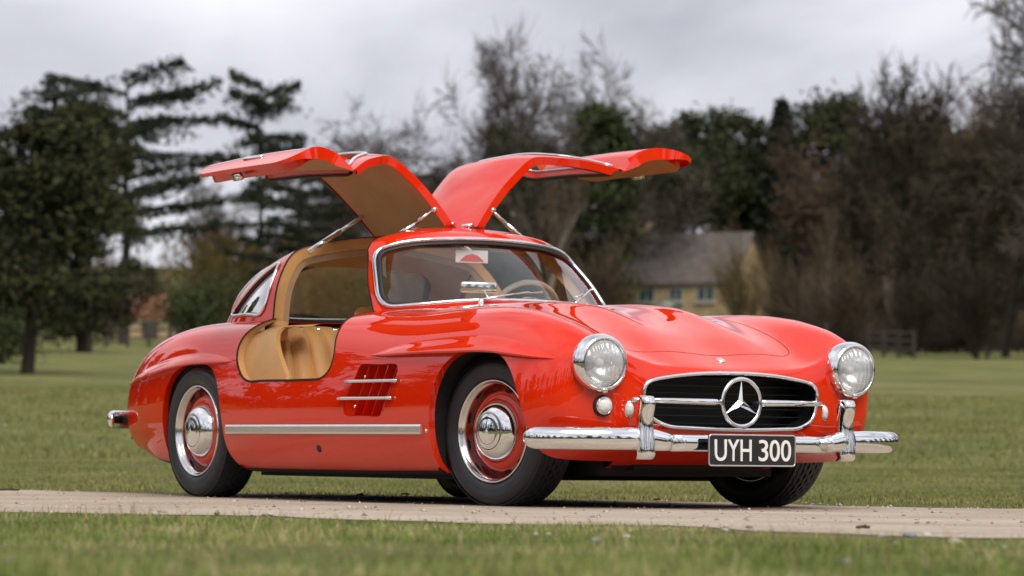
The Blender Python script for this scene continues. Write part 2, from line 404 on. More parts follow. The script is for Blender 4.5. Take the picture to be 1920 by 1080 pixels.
# ---- greenhouse
def green_net():
    R = [
     [(-.83, 0, .90), (-.86, .25, .90), (-.955, .46, .89), (-1.095, .612, .87), (-1.3, .65, .855), (-1.6, .665, .845), (-1.95, .665, .84), (-2.22, .655, .845), (-2.49, .60, .86), (-2.71, .45, .865), (-2.83, .22, .865), (-2.875, 0, .865)],
     [(-1.025, 0, 1.07), (-1.045, .24, 1.065), (-1.11, .435, 1.05), (-1.205, .568, 1.02), (-1.38, .612, 1.0), (-1.62, .625, 1.0), (-1.93, .62, 1.0), (-2.16, .61, 1.0), (-2.40, .55, 1.012), (-2.56, .41, 1.03), (-2.64, .2, 1.042), (-2.67, 0, 1.045)],
     [(-1.20, 0, 1.213), (-1.212, .24, 1.205), (-1.255, .405, 1.185), (-1.32, .508, 1.15), (-1.46, .545, 1.14), (-1.66, .553, 1.14), (-1.9, .545, 1.137), (-2.085, .53, 1.132), (-2.26, .468, 1.135), (-2.35, .335, 1.15), (-2.42, .17, 1.165), (-2.44, 0, 1.17)],
     [(-1.28, 0, 1.248), (-1.29, .22, 1.243), (-1.32, .36, 1.228), (-1.37, .44, 1.208), (-1.49, .455, 1.21), (-1.67, .46, 1.214), (-1.86, .45, 1.21), (-2.0, .43, 1.205), (-2.1, .365, 1.2), (-2.18, .26, 1.21), (-2.22, .13, 1.22), (-2.235, 0, 1.223)],
     [(-1.39, 0, 1.270), (-1.395, .13, 1.268), (-1.42, .21, 1.263), (-1.46, .25, 1.257), (-1.55, .26, 1.26), (-1.68, .26, 1.262), (-1.8, .255, 1.259), (-1.9, .235, 1.252), (-1.96, .2, 1.249), (-2.0, .14, 1.25), (-2.03, .07, 1.253), (-2.035, 0, 1.254)],
     [(-1.56, 0, 1.279), (-1.565, .03, 1.279), (-1.575, .055, 1.278), (-1.59, .075, 1.278), (-1.63, .08, 1.278), (-1.69, .08, 1.278), (-1.74, .08, 1.277), (-1.78, .07, 1.276), (-1.8, .06, 1.275), (-1.815, .04, 1.275), (-1.825, .02, 1.275), (-1.828, 0, 1.275)]]
    H = np.array(R)
    for q in H[0]: q[2] = zB(q[0], q[1])-.006
    M = H[:, 10:0:-1].copy(); M[:, :, 1] *= -1
    return np.concatenate([H, M], 1)
gnet = green_net()
vsG = np.arange(gnet.shape[1]+1).astype(float); usG = np.arange(6).astype(float)
nuG, nvG = 120, 264
PG, ru, rv = grid_surface(gnet, usG, vsG, nuG, nvG, True)
NG = grid_normals(PG, True)
if (NG[40, 12] @ np.array([1, 0, .5])) < 0: NG = -NG; FG = grid_faces(nuG, nvG, True)
else: FG = [f[::-1] for f in grid_faces(nuG, nvG, True)]
RR, VV = np.meshgrid(ru, rv, indexing='ij')
VS = np.where(VV > 11, VV-22, VV)
AG = np.concatenate([PG, NG, RR[..., None], VS[..., None]], 2).reshape(-1, 8)
base_ring = np.array([p[:2] for p in PG[0]])

car = empty('sports_car', (0, 0, -ZG))
tag(car, 'red gullwing coupe with both doors raised, parked on the gravel track', 'car')

# ---- outlines of openings in side view (x, z)
DOOR = curve([(-1.112, .93), (-1.115, .86), (-1.125, .838), (-1.108, .80), (-1.085, .74), (-1.062, .68), (-1.068, .62), (-1.115, .578), (-1.21, .565), (-1.45, .564), (-1.72, .564), (-1.845, .575), (-1.91, .618), (-1.958, .675), (-1.975, .74), (-1.962, .79), (-1.93, .825), (-1.925, .85), (-1.94, .93)], 160)
DOOR = np.vstack([DOOR, [(-1.95, 1.0), (-1.10, 1.0)]])
VENT = curve([(-.836, .60), (-.82, .622), (-.67, .623), (-.53, .62), (-.513, .60), (-.56, .51), (-.618, .42), (-.65, .404), (-.78, .407), (-.915, .41), (-.933, .43), (-.885, .52)], 90, True)
ARCHF = curve([(-.262, .05), (-.262, .30), (-.258, .42), (-.225, .53), (-.15, .625), (-.02, .665), (.14, .665), (.25, .635), (.335, .56), (.385, .46), (.415, .36), (.43, .25), (.44, .05)], 90)
ARCHR = curve([(-2.77, .05), (-2.765, .25), (-2.755, .40), (-2.72, .52), (-2.63, .61), (-2.5, .645), (-2.34, .65), (-2.2, .63), (-2.115, .56), (-2.07, .44), (-2.05, .33), (-2.03, .24), (-1.985, .18), (-1.95, .05)], 90)

def cabin_sdf(P):
    return polysdf(P[:, :2], base_ring)
def xf(r): return np.interp(r, [0, 1, 2, 2.4, 3, 5], [-1.115, -1.235, -1.345, -1.358, -1.36, -1.36])
def xr(r): return np.interp(r, [0, 1, 2, 2.5, 3, 4, 5], [-1.935, -1.985, -2.03, -2.035, -2.03, -2.01, -2.0])
HY, HZ = .05, 1.276

def door_g(A):   # greenhouse: positive inside a door
    r = A[:, 6]; return np.minimum(np.minimum(xf(r)-A[:, 0], A[:, 0]-xr(r)), np.abs(A[:, 1])-HY)
def rrect(px, py, x0, x1, y0, y1, rad):
    qx = np.abs(px-(x0+x1)/2)-(x1-x0)/2+rad; qy = np.abs(py-(y0+y1)/2)-(y1-y0)/2+rad
    return -(np.hypot(np.maximum(qx, 0), np.maximum(qy, 0))+np.minimum(np.maximum(qx, qy), 0)-rad)
def screen_g(A): return rrect(A[:, 7]*.235, A[:, 6]*.2, -2.95*.235, 2.95*.235, .10*.2, 1.88*.2, .085)
def rear_g(A):
    v = np.where(A[:, 7] > 0, A[:, 7], A[:, 7]+22)-11
    return rrect(v*.2, A[:, 6]*.2, -2.55*.2, 2.55*.2, .22*.2, 1.86*.2, .10)
QW = curve([(-2.055, .885), (-2.045, 1.0), (-2.085, 1.11), (-2.11, 1.115), (-2.2, 1.07), (-2.32, .98), (-2.42, .90), (-2.43, .885), (-2.30, .878), (-2.15, .876)], 80, True)
def quarter_g(A): return np.where(np.abs(A[:, 1]) > .42, polysdf(A[:, [0, 2]], QW), -.1)
SWX = np.array([(-1.20, .22), (-1.30, .9), (-1.405, 1.70), (-1.46, 1.84), (-1.9, 1.84), (-1.975, 1.74), (-1.93, .9), (-1.885, .22), (-1.84, .14), (-1.25, .14)])
SWX = curve([(a, b*.2) for a, b in SWX], 90, True)
def sidewin_g(A): return polysdf(np.stack([A[:, 0], A[:, 6]*.2], 1), SWX)

# ---- lower body shell
A, F = AB, FB
def clipk(A, F, g): return clip(A, F, g)
cuts = []
def do_cut(g):
    """cut and remember positions of the cut edges"""
    global A, F
    A, F, e = clip(A, F, g)
    cuts.append([(A[a].copy(), A[b].copy()) for a, b in e])
do_cut(np.where(A[:, 2] > .75, -cabin_sdf(A)+.0-.0+(-.012)*0+.012*(-1), .1) if False else np.where(A[:, 2] > .75, .012-cabin_sdf(A)-.0, .1))
side = np.abs(A[:, 1]) > .45
do_cut(np.where(side, -polysdf(A[:, [0, 2]], DOOR), .1))
do_cut(np.where(np.abs(A[:, 1]) > .5, -polysdf(A[:, [0, 2]], VENT), .1))
do_cut(np.where(np.abs(A[:, 1]) > .40, -polysdf(A[:, [0, 2]], ARCHF), .1))
do_cut(np.where(np.abs(A[:, 1]) > .40, -polysdf(A[:, [0, 2]], ARCHR), .1))
do_cut(np.where(A[:, 0] > .45, np.hypot(np.abs(A[:, 1])-.622, A[:, 2]-.613)-.103, .1))
def edges_to(A, segs):
    """re-find surviving cut edges in the final vertex list"""
    key = {tuple(np.round(p[:3], 6)): i for i, p in enumerate(A)}; out = []
    for a, b in segs:
        i, j = key.get(tuple(np.round(a[:3], 6))), key.get(tuple(np.round(b[:3], 6)))
        if i is not None and j is not None and i != j: out.append((i, j))
    return out
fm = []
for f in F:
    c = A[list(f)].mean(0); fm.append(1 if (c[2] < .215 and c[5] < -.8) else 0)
nA = len(A); FF = list(F)
Acur = A
for ci, (segs, depth) in enumerate(((cuts[1], .045), (cuts[2], .10), (cuts[3], .03), (cuts[4], .03))):
    e = edges_to(A, segs)
    def off(p, n, d=depth): return np.array([p[0], p[1]-np.sign(p[1])*d, p[2]+(0 if ci else .0)])
    Acur, nf = flange(Acur, FF, e, off); FF += nf; fm += [0 if ci else 2]*len(nf)
body = mesh_obj('body_shell', Acur[:, :3], FF, ['red_paint', 'underbody_black', 'tan_leather'], car, normals=Acur[:, 3:6], fm=fm)

# ---- greenhouse shell
G, GF = AG, FG
gd = door_g(G)
allg = {}
def gcut(fn):
    global G, GF
    G, GF, e = clip(G, GF, -fn(G)); return [(G[a].copy(), G[b].copy()) for a, b in e]
e_screen = gcut(screen_g); e_rear = gcut(rear_g); e_quart = gcut(quarter_g); e_door = gcut(door_g)
Gc = G; GFF = list(GF); gm = [0]*len(GF)
def inw(d): return lambda p, n: p-n*d
def toc(d):
    def f(p, n):
        return p-n*d
    return f
for segs, d, mi in ((e_screen, .02, 0), (e_rear, .02, 0), (e_quart, .02, 0), (e_door, .055, 1)):
    Gc, nf = flange(Gc, GFF, edges_to(G, segs), inw(d)); GFF += nf; gm += [mi]*len(nf)
roof = mesh_obj('roof', Gc[:, :3], GFF, ['red_paint', 'tan_leather'], car, normals=Gc[:, 3:6], fm=gm)
# headlining: the same shell, set inwards, in tan
Hh, HF, _ = clip(AG, FG, -screen_g(AG)-.012); Hh, HF, _ = clip(Hh, HF, -rear_g(Hh)-.012); Hh, HF, _ = clip(Hh, HF, -quarter_g(Hh)-.012)
Hh, HF, eh = clip(Hh, HF, -door_g(Hh)-.004)
Hh = Hh.copy(); ehl = eh; Hh[:, :3] -= Hh[:, 3:6]*.035
Hp = Hh.copy(); Hx, nf = flange(Hp, HF, ehl, lambda p, n: p-n*.05+np.array([0, 0, 0])); HF2 = list(HF)+nf
mesh_obj('headlining', Hx[:, :3], HF2, 'tan_lining', car)

# ---- glass and frames
def ordered(segs, n=200, smooth=2):
    pts = {}; ed = []
    idx = {}
    for a, b in segs:
        for p in (a, b):
            k = tuple(np.round(p[:3], 6))
            if k not in idx: idx[k] = len(idx); pts[idx[k]] = p
        ed.append((idx[tuple(np.round(a[:3], 6))], idx[tuple(np.round(b[:3], 6))]))
    res = []
    for lp, closed in loops(ed):
        P = np.array([pts[i][:6] for i in lp])
        d = np.concatenate([[0], np.cumsum(np.linalg.norm(np.diff(np.vstack([P, P[:1]]) if closed else P, axis=0)[:, :3], axis=1))])
        PP = np.vstack([P, P[:1]]) if closed else P
        q = np.linspace(0, d[-1], n, endpoint=not closed)
        R = np.stack([np.interp(q, d, PP[:, k]) for k in range(6)], 1)
        for _ in range(smooth):
            if closed: R = (np.roll(R, 1, 0)+2*R+np.roll(R, -1, 0))/4
            else: R[1:-1] = (R[:-2]+2*R[1:-1]+R[2:])/4
        res.append((R, closed))
    return res
def trim(name, R, closed, w, h, m, parent, lift=.004, inset=0):
    """half-round moulding along an edge, standing on the surface normal"""
    n = len(R); V = []; Fc = []; prof = [(-1, -.3), (-.8, .55), (-.3, .95), (.3, .95), (.8, .55), (1, -.3)]; k = len(prof)
    P = R[:, :3]; T = (np.roll(P, -1, 0)-np.roll(P, 1, 0)) if closed else np.gradient(P, axis=0)
    for i in range(n):
        t = T[i]/np.linalg.norm(T[i]); nn = R[i, 3:6]/np.linalg.norm(R[i, 3:6]); b = np.cross(t, nn); b /= np.linalg.norm(b)
        for a, c in prof: V.append(P[i]+b*(a*w+inset)+nn*(c*h+lift))
    for i in range(n if closed else n-1):
        j = (i+1) % n
        for q in range(k): Fc.append((i*k+q, i*k+(q+1) % k, j*k+(q+1) % k, j*k+q))
    return mesh_obj(name, V, Fc, m, parent)
def pane(name, fn, A0, F0, parent, side=None, inset=.006, off=.012, m='window_glass'):
    g = fn(A0)+inset
    if side: g = np.minimum(g, side*A0[:, 1])
    P, Fp, e = clip(A0, F0, g); P = P.copy(); P[:, :3] -= P[:, 3:6]*off
    return mesh_obj(name, P[:, :3], Fp, m, parent, normals=P[:, 3:6])
ws = pane('windscreen', screen_g, AG, FG, car)
for R, c in ordered(e_screen, 260, 3): trim('windscreen_frame', R, c, .011, .012, 'chrome', ws); trim('windscreen_seal', R, c, .012, .006, 'black_rubber', ws, lift=-.004, inset=.016)
rw = pane('rear_window', rear_g, AG, FG, car)
for R, c in ordered(e_rear, 240, 3): trim('rear_window_frame', R, c, .009, .009, 'chrome', rw); trim('rear_window_seal', R, c, .022, .004, 'black_rubber', rw, lift=-.012)
for s in (-1, 1):
    q = pane('quarter_window', quarter_g, AG, FG, car, side=s, m='silvered_glass')
    for R, c in ordered([e for e in e_quart if e[0][1]*s > 0], 140, 3):
        trim('quarter_window_frame', R, c, .009, .007, 'chrome', q); trim('quarter_window_seal', R, c, .005, .005, 'black_rubber', q, lift=-.010, inset=.010)

# ---- doors: cut from the same closed shell, then swung about the roof hinge
THETA = {-1: math.radians(52), 1: math.radians(58.5)}
Dl, DlF, _ = clip(AB, FB, np.where((np.abs(AB[:, 1]) > .45) & (AB[:, 2] > .3), polysdf(AB[:, [0, 2]], DOOR)-.004, -.1))
Dl, DlF, e1 = clip(Dl, DlF, .004-cabin_sdf(Dl))
Dg, DgF, _ = clip(AG, FG, door_g(AG)-.004)
Dg, DgF, e2 = clip(Dg, DgF, np.minimum(Dg[:, 6]-.0, 9)+1e-4)
def merge_sets(sets):
    V = []; Fx = []; o = 0
    for a, f in sets:
        V.append(a[:, :6]); Fx += [tuple(i+o for i in q) for q in f]; o += len(a)
    return np.vstack(V), Fx
def boundary(Fx):
    cnt = {}
    for f in Fx:
        for a, b in zip(f, f[1:]+f[:1]): cnt[(a, b)] = 1
    return [(a, b) for (a, b) in cnt if (b, a) not in cnt]
def hinge_xf(s):
    return Matrix.Translation((0, s*HY, HZ)) @ Matrix.Rotation(s*THETA[s], 4, 'X') @ Matrix.Translation((0, -s*HY, -HZ))
def xform(M, A):
    m3 = np.array(M.to_3x3()); t = np.array(M.translation); B = A.copy(); B[:, :3] = A[:, :3] @ m3.T+t
    if A.shape[1] >= 6: B[:, 3:6] = A[:, 3:6] @ m3.T
    return B
doors = {}
for s in (-1, 1):
    def half(a, f): return clip(a, f, s*a[:, 1]-.02)
    a1, f1, _ = half(Dl, DlF); a2, f2, _ = half(Dg, DgF)
    a2w, f2w, ew = clip(a2, f2, -sidewin_g(a2))
    M = hinge_xf(s)
    # outer skin + jamb flange
    V, Fx = merge_sets([(a1, f1), (a2w, f2w)])
    # edges on the outer rim only: not where lower and upper skins meet, not the window
    def mid(e, V=V): return (V[e[0], :3]+V[e[1], :3])/2
    bd = boundary(Fx); seam = []; rim = []; winr = []
    wk = {tuple(np.round(a2w[i, :3], 5)) for e in ew for i in e}
    for e in bd:
        m_ = mid(e)
        if tuple(np.round(V[e[0], :3], 5)) in wk and tuple(np.round(V[e[1], :3], 5)) in wk: winr.append(e)
        elif abs(polysdf(np.array([m_[:2]]), base_ring)[0]) < .012 and xr(0)+.012 < m_[0] < xf(0)-.012 and m_[2] < .9: seam.append(e)
        else: rim.append(e)
    def dep(p, n):
        k = .036+.014*float(sm(.88, .80, p[2]))-.034*float(sm(.76, .60, p[2]))
        if p[2] < .9: k *= min(1, .12+abs(float(polysdf(p[None, :2], base_ring)[0]))/.07)
        return k
    Vc, nf = flange(V, Fx, rim, lambda p, n: p-n*(dep(p, n)+.002)); FF = list(Fx)+nf
    Vc, nf = flange(Vc, FF, winr, lambda p, n: p-n*.03); FF += nf
    Vt = xform(M, Vc)
    dr = mesh_obj('door', Vt[:, :3], FF, 'red_paint', car, normals=Vt[:, 3:6]); doors[s] = dr
    # inner trim panel
    b1, g1, _ = clip(a1, f1, polysdf(a1[:, [0, 2]], DOOR)-.014-.034*sm(.80, .62, a1[:, 2])); b2, g2, _ = clip(a2, f2, np.minimum(door_g(a2)-.014, -sidewin_g(a2)-.018))
    V, Fx = merge_sets([(b1, g1), (b2, g2)]); V = V.copy(); dd = (.036+.014*sm(.88, .80, V[:, 2])+.016*sm(.76, .60, V[:, 2]))*np.where(V[:, 2] < .9, np.minimum(1, .12+np.abs(polysdf(V[:, :2], base_ring))/.07), 1); V[:, :3] -= V[:, 3:6]*dd[:, None]; V[:, 3:6] *= -1
    Fi = [f[::-1] for f in Fx]; bi = [e for e in boundary(Fi) if V[e[0], 2] < .83 and V[e[1], 2] < .83]
    V2, nfi = flange(V, Fi, bi, lambda p, n: p-n*.052)
    Vt = xform(M, V2); mesh_obj('inner_panel', Vt[:, :3], Fi+nfi, ['tan_lining', 'red_paint'], dr, normals=Vt[:, 3:6], fm=[0]*len(Fi)+[1]*len(nfi))
    # side glass and its seal
    p_, fp, _ = clip(a2, f2, sidewin_g(a2)+.006); p_ = p_.copy(); p_[:, :3] -= p_[:, 3:6]*.016; pt = xform(M, p_)
    sg = mesh_obj('side_window', pt[:, :3], fp, 'window_glass', dr, normals=pt[:, 3:6])
    segs = [(a2w[a], a2w[b]) for a, b in ew]
    for R, c in ordered(segs, 160, 3):
        Rt = xform(M, R); trim('side_window_frame', Rt, c, .009, .007, 'chrome', sg)
        R2 = R.copy(); R2[:, :3] -= R[:, 3:6]*.03; R2[:, 3:6] *= -1; trim('side_window_seal', xform(M, R2), c, .014, .010, 'black_rubber', sg)
    # door handle (flush bar) and key dimple on the skin, latch on the lower edge
    h, nrm = yB(-1.50, .675, s)
    mb = MB(); mb.box((-1.50, h.y+s*.004, .675), (.16, .008, .018)); o = mb.build('door_handle', 'chrome', dr); o.data.transform(M); bevel(o, .003)
    h, nrm = yB(-1.72, .60, s)
    mb = MB(); mb.box((-1.52, h.y-s*.035, .570), (.07, .03, .02)); mb.tube([(-1.50, h.y-s*.035, .57), (-1.50, h.y-s*.035, .548)], .006); o = mb.build('door_latch', 'rim_metal', dr); o.data.transform(M)
    # hinges and gas struts
    for hx in (-1.42, -1.90):
        mb = MB(); mb.box((hx, s*(HY+.005), HZ+.004), (.05, .05, .016)); mb.tube([(hx-.03, s*HY, HZ+.008), (hx+.03, s*HY, HZ+.008)], .009); mb.build('door_hinge', 'chrome', dr)
    for bx, by, bz, tx, lx in ((-1.385, .335, 1.222, -1.385, .12), (-1.97, .465, 1.165, -1.965, .13)):
        top_c = Vector((tx, s*(HY+lx), HZ-.045)); top_p = M @ top_c
        b_ = Vector((bx, s*by, bz)); mid_ = b_.lerp(top_p, .55)
        mb = MB(); mb.tube([b_, mid_], .0125, 14); mb.tube([mid_, top_p], .0085, 12); mb.tube([top_p-Vector((0.02, 0, 0)), top_p+Vector((.02, 0, 0))], .012)
        mb.build('door_strut', 'chrome', dr)
# dark weather seal round the door opening
for segs in (e_door,):
    for R, c in ordered(segs, 400, 2):
        R2 = R.copy(); trim('door_seal', R2, c, .005, .004, 'gap_black', roof, lift=-.002)
for R, c in ordered(cuts[1], 260, 2): trim('door_seal', R, c, .006, .004, 'gap_black', body, lift=-.001)
# ---- underbody tub, wheel wells, chassis
mb = MB()
mb.box((.05, 0, .205), (.60, .86, .07)); mb.box((-1.2, 0, .17), (1.7, 1.3, .05)); mb.box((-2.4, 0, .28), (.5, .7, .2)); mb.box((-2.4, 0, .30), (.10, 1.3, .08)); mb.box((0.0, 0, .29), (.09, 1.25, .06))
mb.box((-3.0, 0, .24), (.5, .9, .08)); mb.box((.30, 0, .215), (.2, .6, .04))
mb.build('chassis', 'underbody_black', car, smooth=False)
for arch, cx in ((ARCHF, 0.09), (ARCHR, -2.42)):
    for s in (-1, 1):
        arch2 = [p for p in arch if p[1] > (.25 if p[0] > .2 else .175)]; n = len(arch2); V = []; Fc = []
        for x, z in arch2:
            h, _ = yB(x, max(z, .24), s)
            k = 1.03
            V += [(cx+(x-cx)*k, h.y-s*.028, .33+(z-.33)*k), (cx+(x-cx)*k, s*.40, .33+(z-.33)*k)]
        for i in range(n-1): Fc.append((2*i, 2*i+1, 2*i+3, 2*i+2))
        Fc.append(tuple(2*i+1 for i in range(n)))
        mesh_obj('wheel_well', V, Fc, 'underbody_black', car, smooth=False)

# ---- wheels
def make_wheel(loc, s, steer):
    """s: side sign; built round the axle, outer face towards s*y"""
    R = .312
    ax = Vector((0, s, 0)); ax.rotate(Matrix.Rotation(steer, 3, 'Z')); O = Vector(loc)
    mb = MB(); W = .088
    mb.lathe([(.195, -W*.8), (.215, -W*.95), (.25, -W*1.06), (.282, -W*1.0), (.300, -W*.80), (.304, -W*.6), (.3055, 0), (.304, W*.6), (.300, W*.80), (.292, W*.93), (.278, W*1.02), (.262, W*1.07), (.258, W*1.055), (.24, W*1.06), (.222, W*1.0), (.213, W*.93), (.206, W*.78)], 96, O, ax)
    ty = mb.build('wheel', 'tyre_rubber', car)
    tr = MB(); e = Vector((0, 0, 1)); e2 = ax.cross(e); nseg = 170
    for rib in range(7):
        yc = (rib-3)*W*.27; V = []; Fc = []
        for k in range(nseg):
            t = 2*math.pi*k/nseg; zg = (0 if rib in (0, 6) else 1)*(.0035 if (k//2) % 2 else -.0035)*(1 if rib % 2 else -1); drop = .0026*abs(rib-3)**1.5*.6
            for dy, rr in ((-.0105, .300), (-.0088, R-drop), (.0088, R-drop), (.0105, .300)):
                V.append(O+ax*(yc+dy+zg)+(e*math.cos(t)+e2*math.sin(t))*rr)
        for k in range(nseg):
            k2 = (k+1) % nseg
            for q in range(3): Fc.append((k*4+q, k2*4+q, k2*4+q+1, k*4+q+1))
        tr.add(V, Fc)
    tr.build('tread', 'tyre_rubber', ty, smooth=False)
    mb = MB()   # bright rim
    mb.lathe([(.204, W*.70), (.2105, W*.90), (.2075, W*1.0), (.2035, W*.985), (.200, W*.88), (.195, W*.78), (.1915, W*.74), (.189, W*.60), (.187, W*.05)], 80, O, ax)
    mb.lathe([(.2045, W*.7), (.205, -W*.8), (.19, -W*.85), (.17, -W*.5)], 64, O, ax)
    mb.build('rim', 'rim_metal', ty)
    mb = MB()   # painted disc
    mb.lathe([(.1875, W*.10), (.182, W*.16), (.175, W*.28), (.163, W*.48), (.148, W*.62), (.13, W*.66), (.118, W*.64), (.09, W*.6), (.0, W*.6)], 80, O, ax)
    disc = mb.build('wheel_disc', 'red_paint', ty)
    for k in range(12):
        t = 2*math.pi*(k+.5)/12; ra = e*math.cos(t)+e2*math.sin(t); ta = -e*math.sin(t)+e2*math.cos(t)
        nrm_ = (ra*.80+ax*.60).normalized(); tv = ta; bv = nrm_.cross(tv)
        c = O+ax*(W*.42)+ra*.1665; m3 = Matrix((tv, bv, nrm_)).transposed()
        sl = MB(); V = []
        for q in range(14):
            a = 2*math.pi*q/14; V.append(c+tv*(.019*math.copysign(abs(math.cos(a))**.7, math.cos(a)))+bv*(.0085*math.sin(a))+nrm_*.002)
        sl.add(V, [tuple(range(14))]); sl.build('vent_slot', 'gap_black', disc, smooth=False)
    mb = MB()   # hub cap
    mb.lathe([(.121, W*.58), (.1225, W*.66), (.120, W*.76), (.112, W*.92), (.098, W*1.08), (.082, W*1.18), (.0755, W*1.215), (.0735, W*1.20), (.066, W*1.245), (.055, W*1.28), (.0525, W*1.272), (.045, W*1.30), (.02, W*1.335), (.0, W*1.34)], 80, O, ax)
    hc = mb.build('hub_cap', 'chrome', ty)
    # small raised star on the cap
    st_ = MB(); c0 = O+ax*(W*1.34)
    V = [c0+ax*.003]; 
    for k in range(6):
        a = math.pi/3*k; rr = .032 if k % 2 == 0 else .006; dd = -.0055 if k % 2 == 0 else -.0005
        V.append(c0+(e*math.cos(a)+e2*math.sin(a))*rr+ax*dd)
    st_.add(V, [(0, 1+k, 1+(k+1) % 6) for k in range(6)]); st_.build('cap_emblem', 'satin_metal', hc, smooth=False)
    return ty
STEER = math.radians(9.5)
make_wheel((-2.4, -.715, .345), -1, 0); make_wheel((-2.4, .715, .345), 1, 0)
make_wheel((0.0, -.645, .345), -1, STEER); make_wheel((0.0, .645, .345), 1, STEER)

# ---- wheel-arch brows
def brow(lowl, upl, outp, s):
    """lowl / upl: (x, z) polylines of lower lip and upper root; outp: how far the lip stands out"""
    n = 70; lo_ = curve(lowl, n); up_ = curve(upl, n); V = []; Nn = []; Fc = []; k = 9
    for i in range(n):
        t = i/(n-1); xl, zl = lo_[i]; xu, zu = up_[i]
        e = outp*min(1, (math.sin(math.pi*min(max(t, 0), 1))**.55)+.0)
        hl, _ = yB(xl, zl, s); hu, _ = yB(xu, zu, s)
        pl = Vector((xl, hl.y+s*e, zl)); pu = Vector((xu, hu.y-s*.002, zu))
        inn = Vector((xl, hl.y-s*.02, zl+.006))
        for q in range(k):
            u = q/(k-1)
            m_ = Vector((xu+(xl-xu)*u, 0, zu+(zl-zu)*u)); hm, _ = yB(m_.x, m_.z, s)
            # bulge: smooth rise from root to lip
            bl = e*(u*u*(3-2*u)*.85+.15*u)
            m_.y = hm.y+s*(bl-.002*(1-u)); V.append(m_)
        V.append(Vector((xl, hl.y+s*(e-.004), zl-.007*min(1, e/.02)))); V.append(inn)
    kk = k+2
    for i in range(n-1):
        for q in range(kk-1):
            f = (i*kk+q, i*kk+q+1, (i+1)*kk+q+1, (i+1)*kk+q); Fc.append(f if s < 0 else f[::-1])
    o = mesh_obj('wheel_arch_brow', V, Fc, 'red_paint', car)
    bm = bmesh.new(); bm.from_mesh(o.data); bmesh.ops.recalc_face_normals(bm, faces=bm.faces)
    for e_ in bm.edges:
        if len(e_.link_faces) == 2 and e_.calc_face_angle(0) > math.radians(40): e_.smooth = False
    bm.to_mesh(o.data); bm.free()
for s in (-1, 1):
    brow([(-.76, .662), (-.55, .665), (-.35, .668), (-.05, .668), (.15, .666), (.33, .65), (.45, .637), (.535, .628)],
         [(-.765, .664), (-.60, .698), (-.40, .722), (-.15, .736), (.10, .736), (.28, .715), (.42, .68), (.538, .632)], .036, s)
    brow([(-3.36, .565), (-3.2, .58), (-3.0, .60), (-2.75, .628), (-2.45, .652), (-2.25, .657), (-2.1, .657), (-1.99, .657)],
         [(-3.362, .568), (-3.2, .612), (-3.0, .65), (-2.75, .685), (-2.45, .708), (-2.25, .705), (-2.1, .688), (-1.988, .66)], .036, s)

# ---- side vents
for s in (-1, 1):
    VL = curve([tuple(p) for p in VENT[::3]], 60, True); V = []; Fc = []
    for x, z in VL:
        h, _ = yB(x, z, s); V.append((x, h.y-s*.10, z))
    vb = mesh_obj('side_vent', V, [tuple(range(len(V)))], 'red_paint', car, smooth=False)
    for k in range(4):                      # upright fins, leaning like the opening
        f_ = (k+.5)/4; zt, zb = .617, .41
        xt = -.822+f_*.305; xb = -.922+f_*.292
        mb = MB(); ht, _ = yB(xt, zt, s); hb, _ = yB(xb, zb, s)
        A_, B_ = Vector((xt+.02, ht.y-s*.008, zt)), Vector((xb+.02, hb.y-s*.008, zb)); C_, D_ = A_+Vector((-.020, -s*.055, 0)), B_+Vector((-.020, -s*.055, 0)); th = Vector((.006, 0, 0))
        mb.add([A_, B_, D_, C_, A_+th, B_+th, D_+th, C_+th], [(0, 1, 2, 3), (7, 6, 5, 4), (0, 4, 5, 1), (1, 5, 6, 2), (2, 6, 7, 3), (3, 7, 4, 0)])
        mb.build('louvre', 'red_paint', vb, smooth=False)
    for zc, xa, xb in ((.553, -.905, -.497), (.481, -.957, -.532)):
        P = []
        for x in np.linspace(xa, xb, 14):
            h, _ = yB(x, zc, s); P.append((x, h.y+s*.010, zc))
        mb = MB(); mb.tube(P, .0075, 10)
        for x in (xa+.04,): 
            h, _ = yB(x, zc, s); mb.tube([(x, h.y-s*.03, zc), (x, h.y+s*.01, zc)], .004, 8)
        mb.build('vent_bar', 'chrome', vb)
    for x, z in ((-.80, .572), (-.868, .448)):
        h, _ = yB(x, z, s); mb = MB(); mb.lathe([(.009, -.02), (.009, 0), (.006, .004), (0, .005)], 12, (x, h.y-s*.02, z), (0, s, 0)); mb.build('bolt', 'chrome', vb)
    # bright sill strip
    P = []
    for x in np.linspace(-2.005, -.312, 40):
        h, _ = yB(x, .351, s); P.append((x, h.y+s*.004, .351))
    Vv, Ff = sweep(P, [(-.5, -.5), (-.5, .5), (.25, .5), (.5, .3), (.5, -.3), (.25, -.5)] if s < 0 else [(.5, -.5), (.5, .5), (-.25, .5), (-.5, .3), (-.5, -.3), (-.25, -.5)], scale=[(.016, .040)]*40)
    mesh_obj('sill_strip', Vv, Ff, 'aluminium_strip', car, smooth=False)
    # jacking plug, arch bolt
    h, n_ = yB(-1.17, .268, s); mb = MB(); mb.lathe([(.017, -.01), (.017, .002), (.012, .006), (0, .006)], 16, h, n_); mb.build('jacking_plug', 'black_rubber', car)
    h, n_ = yB(-.285, .345, s); mb = MB(); mb.lathe([(.008, -.004), (.008, .002), (0, .004)], 12, h, n_); mb.build('arch_screw', 'chrome', car)

